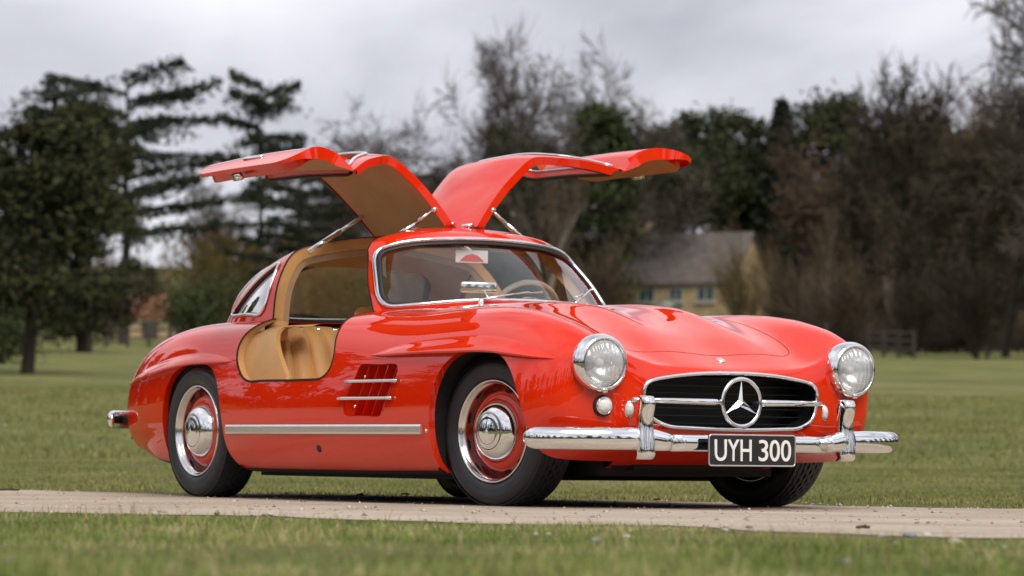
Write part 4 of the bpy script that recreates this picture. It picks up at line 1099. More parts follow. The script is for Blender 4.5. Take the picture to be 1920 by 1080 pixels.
simple('dead_leaf', (.05, .03, .022), .9, noise=.3, nscale=50)

# ---- ground sheet
Dg_ = np.unique(np.concatenate([np.linspace(-900, -100, 14), np.linspace(-100, 0, 26), np.linspace(0, 40, 61), np.linspace(40, 130, 46), np.linspace(130, 280, 26), np.linspace(280, 2500, 24)]))
Sg_ = np.unique(np.concatenate([np.linspace(-1400, -120, 14), np.linspace(-120, -20, 26), np.linspace(-20, 20, 61), np.linspace(20, 120, 26), np.linspace(120, 1400, 14)]))
DD, SS = np.meshgrid(Dg_, Sg_, indexing='ij'); gx, gy = XY(DD, SS)
V = np.stack([gx, gy, hgt(gx, gy)], -1).reshape(-1, 3)
me = fast_mesh('ground', V, np.array(grid_faces(len(Dg_), len(Sg_), False)), 'meadow')
me.polygons.foreach_set('use_smooth', [True]*len(me.polygons))
o = link(bpy.data.objects.new('ground', me)); tag(o, kind='structure')
# fix winding so the sheet faces up
if me.polygons[0].normal.z < 0: me.flip_normals()

# ---- gravel track
na, nc = 460, 27
aa = np.linspace(-60, 60, na); V = []; 
for a in aa:
    lo_ = T0+ragged(a, 1.0); hi_ = T1+ragged(a, 4.0)
    for j in range(nc):
        u = j/(nc-1); p = lo_+(hi_-lo_)*u
        x, y = TT*a+TN*p
        rut = -.006*(math.exp(-((u-.3)/.09)**2)+math.exp(-((u-.7)/.09)**2)) if 0 < j < nc-1 else 0
        V.append((x, y, float(hgt(x, y))+.008+rut*.5-(.006 if j in (0, nc-1) else 0)))
me = fast_mesh('track', V, np.array(grid_faces(na, nc, False)), 'gravel'); me.polygons.foreach_set('use_smooth', [True]*len(me.polygons))
if me.polygons[0].normal.z < 0: me.flip_normals()
o = link(bpy.data.objects.new('track', me)); tag(o, kind='structure')

# ---- grass
rng = np.random.default_rng(7)
def blades(name, D0, D1, dens, h0, h1, wd, matn, extra=1.5, clump=0.5):
    Smax = D1*.165+extra; n = int((D1-D0)*2*Smax*dens)
    D = rng.uniform(D0, D1, n); s = rng.uniform(-Smax, Smax, n); k = np.abs(s) < D*.165+extra; D, s = D[k], s[k]
    x, y = XY(D, s); out = track_out(x, y)
    keep = (out > -.10) & (rng.uniform(size=len(x)) < np.clip(.06+np.maximum(out, 0)*1.6, .06, 1))
    # patchy cover: thin where a slow noise is low
    nz_ = .5+.25*np.sin(x*2.3+1.1*np.sin(y*1.7))+.25*np.sin(y*2.9+1.3*np.sin(x*2.1+.6))
    keep &= rng.uniform(size=len(x)) < (1-clump)+clump*nz_
    # keep clear of the tyres
    x, y, nz_, out = x[keep], y[keep], nz_[keep], out[keep]; n = len(x); z = hgt(x, y)
    h = rng.uniform(h0, h1, n)*(.6+.8*nz_)*np.clip(.22+out*.9, .22, 1); a = rng.uniform(0, 2*math.pi, n); ln = rng.uniform(.15, 1.0, n)*h; w_ = wd*rng.uniform(.6, 1.3, n); b = a+rng.uniform(-1, 1, n)
    ca, sa = np.cos(a), np.sin(a); cb, sb = np.cos(b), np.sin(b)
    P0 = np.stack([x-ca*w_, y-sa*w_, z-.004], 1); P1 = np.stack([x+ca*w_, y+sa*w_, z-.004], 1)
    P2 = np.stack([x+ca*w_*.7+cb*ln*.4, y+sa*w_*.7+sb*ln*.4, z+h*.65], 1); P3 = np.stack([x-ca*w_*.7+cb*ln*.4, y-sa*w_*.7+sb*ln*.4, z+h*.65], 1); P4 = np.stack([x+cb*ln, y+sb*ln, z+h], 1)
    V = np.stack([P0, P1, P2, P3, P4], 1).reshape(-1, 3); i = (np.arange(n)*5)[:, None]
    T = np.concatenate([i+np.array([[0, 1, 2]]), i+np.array([[0, 2, 3]]), i+np.array([[3, 2, 4]])])
    me = fast_mesh(name, V, T, matn); o = link(bpy.data.objects.new(name, me)); return o
o = blades('grass', 4.6, 13.6, 4600, .006, .026, .0015, 'grass_blades', clump=.9); tag(o, 'short green grass beside the near edge of the track', 'grass', kind='stuff')
random_mat('straw_blades', [(.16, .15, .05), (.30, .24, .11), (.46, .38, .22)], .8)
o = blades('grass', 4.8, 13.4, 110, .03, .065, .0016, 'straw_blades', clump=.95); tag(o, 'thin straw-coloured grass stems among the near grass', 'grass', kind='stuff')
o = blades('grass', 15.5, 30, 1000, .008, .024, .003, 'field_blades', extra=1.6, clump=.6); tag(o, 'olive meadow grass beyond the far edge of the track', 'grass', kind='stuff')
o = blades('grass', 30, 70, 110, .03, .07, .008, 'field_blades', extra=3, clump=.7); tag(o, 'rough grass of the rising park behind the car', 'grass', kind='stuff')

def ray(px, py):
    return (np.array(vd)+np.array(rt)*(px-960)/FPX-np.array(upv)*(py-540)/FPX)
def gp(px, py):
    d = ray(px, py); t = -CAM[2]/d[2]; p = CAM+t*d; return p[0], p[1]
# ---- loose gravel on the track
n = 5500; D = rng.uniform(10.5, 20, n); s_ = rng.uniform(-1, 1, n)*(D*.165+2.0); x, y = XY(D, s_); o_ = track_out(x, y); k = (o_ < .25) & (rng.uniform(size=n) < .35+.65*np.exp(-((o_+.05)/.25)**2)); x, y = x[k], y[k]; n = len(x)
r = rng.uniform(.003, .009, n)*rng.uniform(.6, 1.6, n); z = hgt(x, y)+.007; c = np.stack([x, y, z], 1)
oc = np.array([(1, 0, 0), (0, 1, 0), (-1, 0, 0), (0, -1, 0), (0, 0, .8), (0, 0, -.5)], float); ta = rng.uniform(0, 6.28, n)
jit = oc[None]*rng.uniform(.6, 1.3, (n, 6, 1)); xr_ = jit[..., 0]*np.cos(ta)[:, None]-jit[..., 1]*np.sin(ta)[:, None]; yr_ = jit[..., 0]*np.sin(ta)[:, None]+jit[..., 1]*np.cos(ta)[:, None]
V = (c[:, None]+np.stack([xr_, yr_, jit[..., 2]], -1)*r[:, None, None]).reshape(-1, 3); tri = np.array([(0, 1, 4), (1, 2, 4), (2, 3, 4), (3, 0, 4), (1, 0, 5), (2, 1, 5), (3, 2, 5), (0, 3, 5)])
T = ((np.arange(n)*6)[:, None, None]+tri[None]).reshape(-1, 3)
random_mat('pebbles', [(.20, .165, .13), (.32, .27, .22), (.42, .37, .31), (.54, .49, .43)], .95)
o = link(bpy.data.objects.new('gravel', fast_mesh('gravel', V, T, 'pebbles'))); tag(o, 'loose gravel strewn over the track', 'gravel', kind='stuff')
# ---- stones, stalks, scraps
def stone(px, py, wpx, m, label):
    x, y = gp(px, py); D, _ = DS(x, y); r = wpx*D/FPX/2; rg = random.Random(int(px*7+py))
    bm = bmesh.new(); bmesh.ops.create_icosphere(bm, subdivisions=2, radius=1)
    for v in bm.verts:
        k = 1+.18*math.sin(v.co.x*4+px)*math.sin(v.co.y*3.3+py)+.10*math.sin(v.co.z*7+px)+rg.uniform(-.05, .05); v.co = Vector((v.co.x*r*k*1.1, v.co.y*r*k*.9, v.co.z*r*k*.55))
    me = bpy.data.meshes.new('stone'); bm.to_mesh(me); bm.free(); setm(me, m); me.polygons.foreach_set('use_smooth', [True]*len(me.polygons))
    o = link(bpy.data.objects.new('stone', me)); o.location = (x, y, r*.28); o.rotation_euler.z = px
    tag(o, label, 'stone', 'loose stones in the near grass')
for a in ((1118, 1018, 26, 'stone_grey', 'blue-grey stone sunk in grass beside a rounder stone'), (1175, 1012, 24, 'stone_pale', 'pale stone in grass beside the blue-grey stone'),
          (1651, 1006, 18, 'stone_pale', 'small white stone just off the track edge'), (1706, 1008, 26, 'stone_grey', 'flat grey stone near the track edge, left of a white one'), (1736, 1006, 20, 'stone_pale', 'white stone touching the flat grey stone'),
          (1790, 1022, 32, 'stone_pale', 'largest pale stone in the near grass'), (1680, 1022, 18, 'stone_pale', 'pale pebble below the flat grey stone'), (1632, 1032, 18, 'stone_grey', 'grey pebble alone in grass'), (1624, 1051, 14, 'stone_pale', 'tiny white pebble above a long grey stone'),
          (1590, 1059, 28, 'stone_grey', 'long grey stone lying in the foremost grass'), (1885, 1028, 14, 'stone_pale', 'small pale pebble past the largest stone'), (364, 983, 16, 'stone_pale', 'tan pebble at the grass fringe of the track'), (540, 978, 14, 'stone_pale', 'pebble at the track fringe ahead of the rear wheel'),
          (20, 1054, 20, 'stone_grey', 'dark blue stone deep in grass'), (1005, 1004, 14, 'stone_pale', 'pale chip of stone in green grass'), (1028, 1003, 10, 'stone_pale', 'tiny yellowish pebble next to the pale chip'), (1360, 996, 14, 'stone_pale', 'pebble at the track fringe below the number plate')):
    stone(*a)
def stalk(px, y0, y1, label):
    x, y = gp(px, y0); D, _ = DS(x, y); h = (y0-y1)*D/FPX
    mb = MB(); mb.tube([(0, 0, -.005), (.003, .002, h*.5), (-.002, .004, h)], .0022, 6); mb.tube([(-.002, .004, h*.82), (-.003, .005, h*1.05)], .0035, 6)
    o = mb.build('dry_stalk', 'straw'); o.location = (x, y, 0); tag(o, label, 'stalk', 'dry stalks in the near grass')
stalk(158, 1016, 984, 'thin straw stalk at the grass fringe near the road end'); stalk(326, 1022, 984, 'straw stalk standing by a tan pebble'); stalk(860, 1050, 1000, 'tallest dry straw stalk in green grass'); stalk(727, 1049, 1022, 'short dry stalk beside the tallest one'); stalk(318, 1078, 1056, 'stub of dry stalk in the foremost grass')
for px, py, w_, lb in ((16, 923, 40, 'broken dark twig lying on the gravel track'), (1618, 996, 26, 'dark dead leaf curled at the track edge'), (1232, 941, 12, 'small dark clod on the gravel by the far wheel'), (675, 932, 14, 'dark crumb of soil under the car sill'), (760, 931, 16, 'dark crumb of soil near the front wheel')):
    x, y = gp(px, py); D, _ = DS(x, y); L_ = w_*D/FPX
    mb = MB(); mb.tube([(-L_*RX/2, -L_*RY/2, .003), (0, 0, .006), (L_*RX*.3, L_*RY*.3, .004), (L_*RX/2, L_*RY/2, .005)], .005, 6); mb.tube([(0, 0, .005), (L_*RX*.22, L_*RY*.22, .012)], .003, 5)
    o = mb.build('debris', 'dead_leaf'); o.location = (x, y, .008); tag(o, lb, 'debris')

# ---- trees
class TB:
    """numpy soup of prisms (bark) and quads (foliage)"""
    def __init__(s): s.V = []; s.Q = []; s.n = 0; s.LV = []; s.ln = 0
    def prism(s, a, b, ra, rb, k):
        d = b-a; L_ = np.linalg.norm(d); d = d/max(L_, 1e-6); u = np.cross(d, [0, 0, 1.] if abs(d[2]) < .9 else [1., 0, 0]); u /= np.linalg.norm(u); v = np.cross(d, u)
        t = np.arange(k)*2*math.pi/k; c = np.cos(t)[:, None]*u+np.sin(t)[:, None]*v
        s.V.append(a+c*ra); s.V.append(b+c*rb); i = np.arange(k); j = (i+1) % k
        s.Q.append(np.stack([i, j, j+k, i+k], 1)+s.n); s.n += 2*k
    def leaves(s, P, size, rg, flat=0):
        n = len(P); a = rg.normal(size=(n, 3)); a[:, 2] *= (1-flat*.8); a /= np.linalg.norm(a, axis=1)[:, None]; b = rg.normal(size=(n, 3)); b[:, 2] *= (1-flat*.8); b -= a*(a*b).sum(1)[:, None]; b /= np.linalg.norm(b, axis=1)[:, None]
        sz = size*rg.uniform(.6, 1.3, n)[:, None]
        s.LV.append(np.stack([P-a*sz-b*sz*.45, P+a*sz-b*sz*.45, P+a*sz+b*sz*.45, P-a*sz+b*sz*.45], 1).reshape(-1, 3))
    def meshes(s, bark, leaf):
        r = []
        if s.V: r.append(('trunk', fast_mesh('trunk', np.vstack(s.V), np.vstack(s.Q), bark)))
        if s.LV:
            V = np.vstack(s.LV); r.append(('crown', fast_mesh('crown', V, np.arange(len(V)).reshape(-1, 4), leaf)))
        return r
def grow(tb, p, d, L_, r, lev, rg, maxlev, spread, up_, tw, kids):
    seg = 4 if lev < 2 else (3 if lev < 3 else 2); q = p; dd = d; k = 6 if lev == 0 else (4 if lev < 3 else 3); pts = [p]
    for i in range(seg):
        dd = dd+rg.normal(size=3)*.13+np.array([0, 0, up_*.10]); dd /= np.linalg.norm(dd); q2 = q+dd*L_/seg
        if lev >= maxlev: tw.append((q, q2))
        else: tb.prism(q, q2, r*(1-.6*i/seg), r*(1-.6*(i+1)/seg), k)
        q = q2; pts.append(q)
    if lev >= maxlev: return
    n = kids[lev]
    for i in range(n):
        f = (.30 if lev == 0 else .2)+(.70 if lev == 0 else .8)*(i+rg.uniform(0, 1))/n; f = min(f, .99); a = f*seg; i0 = int(a); b = pts[i0]+(pts[i0+1]-pts[i0])*(a-i0)
        az = rg.uniform(0, 2*math.pi); nd = np.array([math.cos(az), math.sin(az), 0]); nd = nd-dd*(nd@dd); nd /= max(np.linalg.norm(nd), 1e-3)
        an = math.radians(rg.uniform(*spread)); cd_ = dd*math.cos(an)+nd*math.sin(an); cd_[2] += up_*.2
        cd_ /= np.linalg.norm(cd_)
        grow(tb, b, cd_, L_*(rg.uniform(.50, .72) if lev == 0 else rg.uniform(.45, .68))*(1-.35*f*(lev == 0)), r*.45*(1-.4*f), lev+1, rg, maxlev, spread, up_, tw, kids)
def bare_tree(seed, h=1.0, spread=(30, 68), up_=.3, kids=(10, 7, 6, 5), tr=.020, twig=.0022, bark='bark', leaf='bare_twigs'):
    """unit-height bare tree; twigs are thin blades in the crown part"""
    rg = np.random.default_rng(seed); tb = TB(); tw = []
    grow(tb, np.zeros(3), np.array([rg.normal()*.03, rg.normal()*.03, 1.]), .62, tr, 0, rg, 4, spread, up_, tw, kids)
    A_ = np.array([a for a, b in tw]); B_ = np.array([b for a, b in tw]); n = len(A_)
    d = B_-A_; sd_ = np.cross(d, rg.normal(size=(n, 3))); sd_ /= np.linalg.norm(sd_, axis=1)[:, None]; w_ = twig
    tb.LV.append(np.stack([A_-sd_*w_, A_+sd_*w_, B_+sd_*w_*.4, B_-sd_*w_*.4], 1).reshape(-1, 3))
    # whippy side shoots
    C_ = (A_+B_)/2; e = d+rg.normal(size=(n, 3))*np.linalg.norm(d, axis=1)[:, None]*.8; tb.LV.append(np.stack([C_-sd_*w_*.8, C_+sd_*w_*.8, C_+e*.9+sd_*w_*.3, C_+e*.9-sd_*w_*.3], 1).reshape(-1, 3))
    zmax = max(B_[:, 2].max(), .5)
    tb.V = [v/zmax for v in tb.V]; tb.LV = [v/zmax for v in tb.LV]
    return tb.meshes(bark, leaf)
def pad(rg, c, rx, rz, n): 
    u = rg.normal(size=(n, 3)); u /= np.linalg.norm(u, axis=1)[:, None]; u *= rg.uniform(.2, 1, n)[:, None]**.5
    return c+u*np.array([rx, rx, rz])
def cedar(seed, lean=0, low=.42, width=.44, n=22, leaf='cedar_needles'):
    rg = np.random.default_rng(seed); tb = TB(); p = np.zeros(3); pts = [p]
    for i in range(8):
        q = p+np.array([lean*.02+rg.normal()*.008, rg.normal()*.008, .122]); tb.prism(p, q, .028*(1-.1*i), .028*(1-.1*(i+1)), 7); p = q; pts.append(p)
    for i in range(n):
        f = low+(1-low)*(i/(n-1)); z = f*.97; az = i*2.4+rg.normal()*.4; prof = width*(.85+.25*math.sin(math.pi*min(1, (f-low)/(1-low)*.7+.2))) ; L_ = prof*rg.uniform(.6, 1.05)
        if f > .95: L_ *= .85
        b = np.array([0, 0, z*.97]); e = b+np.array([math.cos(az)*L_, math.sin(az)*L_, .05*rg.uniform(.2, 1.6)]); m_ = (b+e)/2+np.array([0, 0, .02])
        tb.prism(b, m_, .010, .007, 4); tb.prism(m_, e, .007, .003, 4)
        nl = 430; t = rg.uniform(.15, 1.08, nl); sw_ = .085*np.sin(np.pi*np.clip(t*.8+.12, 0, 1))*(.6+.8*L_/width)
        c = b+(e-b)*t[:, None]; sdv = np.array([-math.sin(az), math.cos(az), 0]); lat = rg.normal(size=nl)*sw_
        c = c+sdv*lat[:, None]; c[:, 2] += .010+rg.normal(size=nl)*.009-.25*np.abs(lat)**1.5
        tb.leaves(c, .0105, rg, flat=.5)
    return tb.meshes('bark', leaf)
def pine(seed, lean=.0, low=.25, width=.28, n=46, leaf='pine_needles', stems=1):
    rg = np.random.default_rng(seed); tb = TB()
    for s_ in range(stems):
        p = np.array([.05*s_, -.03*s_, 0]); ln = lean+rg.normal()*.02
        for i in range(8):
            q = p+np.array([ln*.12, rg.normal()*.006, .118]); tb.prism(p, q, .024*(1-.1*i), .024*(1-.1*(i+1)), 6); p = q
    for i in range(n):
        f = low+(1-low)*rg.uniform(0, 1)**.9; az = rg.uniform(0, 2*math.pi); rr = width*math.sqrt(rg.uniform(.05, 1))*(1.05-.75*max(0, (f-.55)/.45)**1.3)*(.55+.45*min(1, (f-low)/.2+.3))
        c = np.array([math.cos(az)*rr+lean*f, math.sin(az)*rr, f*.96]); b = np.array([lean*f, 0, max(.1, f-.12)]); tb.prism(b, c, .006, .002, 3)
        k_ = rg.uniform(.6, 1.3); tb.leaves(c+rg.normal(size=(210, 3))*np.array([.050*k_, .050*k_, .026*k_]), .0115, rg, flat=.2)
    return tb.meshes('bark', leaf)
def spruce(seed, leaf='cedar_needles'):
    rg = np.random.default_rng(seed); tb = TB(); tb.prism(np.zeros(3), np.array([0, 0, .98]), .02, .003, 6)
    for i in range(60):
        f = .08+.9*i/60; r = .20*(1-f)**.85+.01
        for k in range(5):
            az = k*1.257+i*.7+rg.normal()*.2; c = np.array([math.cos(az)*r*.6, math.sin(az)*r*.6, f-.02]); tb.leaves(pad(rg, c, r*.42, .012, 14), .014, rg, flat=.3)
    return tb.meshes('bark', leaf)
def bush(seed, leaf, dens=1700, size=.03, lump=9):
    rg = np.random.default_rng(seed); tb = TB(); 
    for k in range(6):
        az = rg.uniform(0, 6.28); tb.prism(np.zeros(3), np.array([math.cos(az)*.3, math.sin(az)*.3, .6]), .02, .006, 4)
    for k in range(lump):
        c = np.array([rg.normal()*.24, rg.normal()*.24, rg.uniform(.22, .72)]); tb.leaves(c+rg.normal(size=(dens*2//lump, 3))*np.array([.14, .14, .12]), size*.62, rg)
    return tb.meshes('bark', leaf)
def shrub_twigs(seed, leaf='brown_twigs'):
    rg = np.random.default_rng(seed); tb = TB(); tw = []
    for k in range(16):
        az = rg.uniform(0, 6.28); t = rg.uniform(.1, .75); d = np.array([math.cos(az)*math.sin(t), math.sin(az)*math.sin(t), math.cos(t)])
        grow(tb, np.array([math.cos(az), math.sin(az), 0])*.05, d, .6*rg.uniform(.7, 1.1), .008, 2, rg, 4, (18, 45), .5, tw, (0, 0, 8, 6))
    A_ = np.array([a for a, b in tw]); B_ = np.array([b for a, b in tw]); n = len(A_); d = B_-A_; sd_ = np.cross(d, rg.normal(size=(n, 3))); sd_ /= np.linalg.norm(sd_, axis=1)[:, None]; w_ = .0035
    tb.LV.append(np.stack([A_-sd_*w_, A_+sd_*w_, B_+d*.8+sd_*w_*.4, B_+d*.8-sd_*w_*.4], 1).reshape(-1, 3))
    return tb.meshes('bark', leaf)
PROTO = {
 'bareA': bare_tree(11), 'bareB': bare_tree(23, spread=(30, 66), up_=.35), 'bareC': bare_tree(37, spread=(34, 74), up_=.2, kids=(12, 7, 5, 5)),
 'brownA': bare_tree(41, leaf='brown_twigs', spread=(28, 66), twig=.0040), 'brownB': bare_tree(47, leaf='brown_twigs', spread=(28, 62), up_=.4, twig=.0040),
 'darkA': bare_tree(53, leaf='dark_twigs', twig=.0044), 'darkB': bare_tree(59, leaf='dark_twigs', spread=(28, 64), up_=.35, twig=.0044, kids=(12, 7, 5, 5)),
 'pale': bare_tree(61, bark='pale_bark', leaf='brown_twigs', spread=(18, 40), up_=.9, tr=.022, kids=(7, 5, 4, 4), twig=.003),
 'cedarA': cedar(71), 'cedarB': cedar(73, low=.55, width=.40, n=15), 'pineA': pine(81), 'pineB': pine(83, lean=.12, width=.24), 'pineC': pine(87, low=.10, width=.40, n=95, stems=3),
 'scots': pine(91, low=.60, width=.22, n=26, leaf='far_pine'), 'pineD': pine(93, width=.30, n=50, leaf='far_pine'), 'spruce': spruce(95), 'ivy': pine(97, low=.05, width=.20, n=50, leaf='ivy_leaves'),
 'bush': bush(101, 'ivy_leaves'), 'olive': bush(103, 'olive_leaves', 1500), 'russet': bush(107, 'russet_leaves', 900), 'twigs': shrub_twigs(111), 'darktwigs': shrub_twigs(113, 'dark_twigs'), 'olivetwigs': shrub_twigs(117, 'olive_leaves')}
def spot(px, d):
    s = (px-960)/FPX*d; x, y = XY(d, s); return x, y, float(hgt(x, y))
def yhor(px): return 849+(px-960)*.0109
def plant(kind, name, px, ytop, d, label, cat, wide=1.0, rot=0, sink=.1, group=None):
    x, y, z = spot(px, d); H = CAM[2]+d*(yhor(px)-ytop)/FPX-z+sink
    root = empty(name, (x, y, z-sink)); root.rotation_euler.z = rot; root.scale = (H*wide, H*wide, H)
    tag(root, label, cat, group)
    for nm, me in PROTO[kind]: link(bpy.data.objects.new(nm, me), root)
    return root
P = plant
P('pineB', 'pine_tree', 52, 215, 85, 'dark pine with a leaning bare trunk in the open meadow', 'tree', 1.25, 2.3)
P('pineC', 'pine_tree', 150, 185, 130, 'broad dark many-stemmed evergreen left of the layered cedar', 'tree', .62, .6)
P('pineA', 'pine_tree', -40, 250, 120, 'dark evergreen at the meadow edge beyond the leaning pine', 'tree', .9, 1.6)
P('cedarA', 'cedar_tree', 232, 132, 172, 'tall cedar with broad flat layers against the sky', 'tree', .80, .4)
P('cedarA', 'cedar_tree', 95, 160, 190, 'cedar crown half hidden behind the many-stemmed evergreen', 'tree', .75, 2.2)
P('cedarB', 'cedar_tree', 488, 138, 180, 'slim cedar with sparse tiers above the raised passenger door', 'tree', .52, 1.1)
P('cedarA', 'cedar_tree', 560, 318, 165, 'low wide cedar with dark boughs under the raised door', 'tree', .95, 3.0)
P('bareA', 'bare_tree', 385, 330, 215, 'grey leafless tree between the two cedars', 'tree', .7, 1.4)
P('bush', 'shrub', 352, 492, 150, 'dense round dark green shrub by the meadow fence', 'shrub', 1.05, .3)
P('olive', 'shrub', 455, 385, 185, 'tall yellow-olive shrub behind the rear wing', 'shrub', .8, .9)
P('olive', 'shrub', 565, 410, 200, 'olive-brown shrub seen past the roof pillar', 'shrub', .75, 2.0)
P('bush', 'shrub', 640, 400, 210, 'dark green shrub glimpsed below the raised passenger door', 'shrub', .8, 4.0)
P('olivetwigs', 'shrub', 400, 430, 170, 'twiggy ochre shrub beside the round green one', 'shrub', .8, .4)
P('bush', 'shrub', 5, 560, 100, 'low dark shrub beside the leaning pine trunk', 'shrub', 1.2, 1.0)
P('twigs', 'shrub', 205, 520, 180, 'brown twiggy shrub at the foot of the layered cedar', 'shrub', 1.0, 1.0)
P('bareC', 'bare_tree', 770, 168, 195, 'spreading leafless tree rising between the raised doors', 'tree', .95, .7)
P('bareB', 'bare_tree', 690, 240, 215, 'small leafless tree left of the spreading one', 'tree', .8, .2)
P('bareA', 'bare_tree', 925, 42, 195, 'tallest leafless tree with ivy on its trunk', 'tree', .62, 1.9)
P('bareB', 'bare_tree', 1120, 62, 200, 'rounded leafless tree rising out of dark evergreens', 'tree', .74, 2.9)
P('bareC', 'bare_tree', 1050, 110, 215, 'leafless tree between the tallest and the rounded ones', 'tree', .6, 4.1)
P('ivy', 'ivy_tree', 930, 225, 194, 'slim ivy column climbing the tallest leafless tree', 'ivy', .45, .7)
P('ivy', 'evergreen_tree', 1125, 188, 196, 'dark green evergreen under the rounded leafless crown', 'tree', .85, 1.7)
P('ivy', 'evergreen_tree', 1000, 262, 205, 'low evergreen behind the raised driver door', 'tree', .95, 2.7)
P('ivy', 'evergreen_tree', 1190, 250, 212, 'evergreen stepping down right of the rounded crown', 'tree', .8, .3)
for i, (px, yt, wd_, lb) in enumerate(((1255, 235, .8, 'small pine right of the raised driver door'), (1300, 212, .8, 'pine with a tufted crown in the middle of the pine row'), (1352, 205, .85, 'highest tufted pine of the row left of the spruce'), (1402, 222, .8, 'pine next to the pointed spruce'), (1240, 300, .9, 'short pine low behind the driver door tip'))):
    P('scots' if i != 4 else 'ivy', 'pine_tree', px, yt, 215+i*3, lb, 'tree', wd_, i*1.3)
P('spruce', 'spruce_tree', 1465, 165, 215, 'pointed dark spruce above the wood', 'tree', 1.05, .3)
P('spruce', 'spruce_tree', 1425, 250, 222, 'smaller spruce tucked beside the pointed one', 'tree', 1.2, 1.3)
P('pineD', 'pine_tree', 1560, 160, 220, 'broad pine crown right of the pointed spruce', 'tree', .75, 1.0)
P('pale', 'bare_tree', 1022, 322, 150, 'pale bare sapling below the raised driver door', 'tree', .8, .5)
P('pale', 'birch_tree', 1545, 385, 165, 'pale birch trunk in front of brown scrub', 'tree', .45, 1.5)
P('pale', 'birch_tree', 1660, 350, 190, 'faint grey-stemmed birch deep in the wood', 'tree', .4, 2.5)
P('olivetwigs', 'bare_tree', 1395, 430, 190, 'small olive-twigged tree before the cottage gable', 'tree', .55, .5)
P('twigs', 'shrub', 1500, 455, 175, 'brown hazel scrub right of the cottage', 'shrub', .85, .3)
P('twigs', 'shrub', 1590, 470, 160, 'brown hazel scrub at the foot of the pale birch', 'shrub', .9, 1.9)
P('twigs', 'shrub', 1120, 430, 170, 'brown scrub left of the cottage', 'shrub', .7, 2.9)
P('darktwigs', 'shrub', 1700, 500, 150, 'dark scrub behind the park fence', 'shrub', .9, .9)
P('darktwigs', 'shrub', 1840, 470, 140, 'darkest scrub along the wood edge', 'shrub', 1.0, 2.9)
for i, (k, px, yt, d, wd_, lb) in enumerate((('brownA', 1505, 215, 205, .6, 'brown leafless tree behind the pale birch'), ('darkB', 1600, 175, 195, .6, 'dark leafless tree at the start of the wood'), ('darkA', 1660, 140, 190, .6, 'dark leafless tree with a high domed crown in the wood'), ('brownB', 1715, 125, 200, .55, 'tall brown leafless tree in the wood'),
        ('darkB', 1765, 105, 175, .6, 'dark tall tree at the thickest of the wood'), ('darkA', 1825, 150, 165, .7, 'dark bare tree beside the overhanging one'), ('darkB', 1885, 190, 150, .8, 'nearest dark bare tree at the wood edge'), ('darkA', 1945, 160, 145, .8, 'dark bare tree at the end of the wood edge'))):
    P(k, 'bare_tree', px, yt, d, lb, 'tree', wd_, i*1.1)
P('bareA', 'bare_tree', 1950, -110, 135, 'large leafless tree overhanging the wood with its limbs', 'tree', .62, 1.0)
# the wood behind, one mass
def mass(name, items, label, thin=1):
    VV_, FF_, MI, off = [], [], [], 0; mats = []; cache = {}
    for kind, x, y, z, H, wd_, rot in items:
        for nm, me in PROTO[kind]:
            if me.name not in cache:
                co = np.empty(len(me.vertices)*3, np.float32); me.vertices.foreach_get('co', co); li = np.empty(len(me.loops), np.int32); me.loops.foreach_get('vertex_index', li); cache[me.name] = (co.reshape(-1, 3), (li.reshape(-1, 4) if nm == 'trunk' else li.reshape(-1, 4)[::thin]))
                if me.materials[0] not in mats: mats.append(me.materials[0])
            co, q = cache[me.name]; us_, q = np.unique(q, return_inverse=True); q = q.reshape(-1, 4); co = co[us_].copy()
            if nm == 'crown' and thin > 1:
                cc = co[q].mean(1, keepdims=True); co[q] = cc+(co[q]-cc)*(thin**.5 if name == 'park_trees' else 1.2)
            c, s_ = math.cos(rot), math.sin(rot)
            VV_.append(np.stack([(co[:, 0]*c-co[:, 1]*s_)*H*wd_+x, (co[:, 0]*s_+co[:, 1]*c)*H*wd_+y, co[:, 2]*H+z], 1)); FF_.append(q+off); off += len(co); MI.append(np.full(len(q), mats.index(me.materials[0]), np.int32))
    me = fast_mesh(name, np.vstack(VV_), np.vstack(FF_), mats); me.polygons.foreach_set('material_index', np.concatenate(MI))
    o = link(bpy.data.objects.new(name, me)); tag(o, label, 'wood', kind='stuff')
rg = random.Random(5); items = []
for i in range(26):
    px = 640+i*52+rg.uniform(-18, 18); d = rg.uniform(235, 262); x, y, z = spot(px, d)
    yt = np.interp(px, [640, 900, 1150, 1300, 1480, 1650, 1950], [330, 320, 330, 330, 300, 220, 190])+rg.uniform(-20, 25)
    H = CAM[2]+d*(yhor(px)-yt)/FPX-z; items.append((rg.choice(['brownA', 'brownB', 'darkA', 'pineD', 'ivy'] if px < 1560 else ['darkA', 'darkB', 'brownA', 'pineD']), x, y, z-.2, H, .75, rg.uniform(0, 6)))
for i in range(34):
    px = 560+i*43+rg.uniform(-15, 15); d = rg.uniform(228, 250); x, y, z = spot(px, d); yt = np.interp(px, [560, 1150, 1500, 1950], [440, 440, 420, 400])+rg.uniform(-30, 30)
    H = CAM[2]+d*(yhor(px)-yt)/FPX-z; items.append((rg.choice(['twigs', 'darktwigs', 'twigs', 'ivy'] if px < 1600 else ['darktwigs', 'darktwigs', 'twigs']), x, y, z-.2, H, .9, rg.uniform(0, 6)))
for i in range(60):
    px = 1000+i*16+rg.uniform(-8, 8); d = rg.uniform(200, 240) if px < 1460 else rg.uniform(165, 200); x, y, z = spot(px, d); yt = rg.uniform(560, 615)
    if 1140 < px < 1470: d = rg.uniform(215, 240); x, y, z = spot(px, d)
    H = CAM[2]+d*(yhor(px)-yt)/FPX-z; items.append((rg.choice(['twigs', 'darktwigs', 'darktwigs']), x, y, z-.2, H, 1.6, rg.uniform(0, 6)))
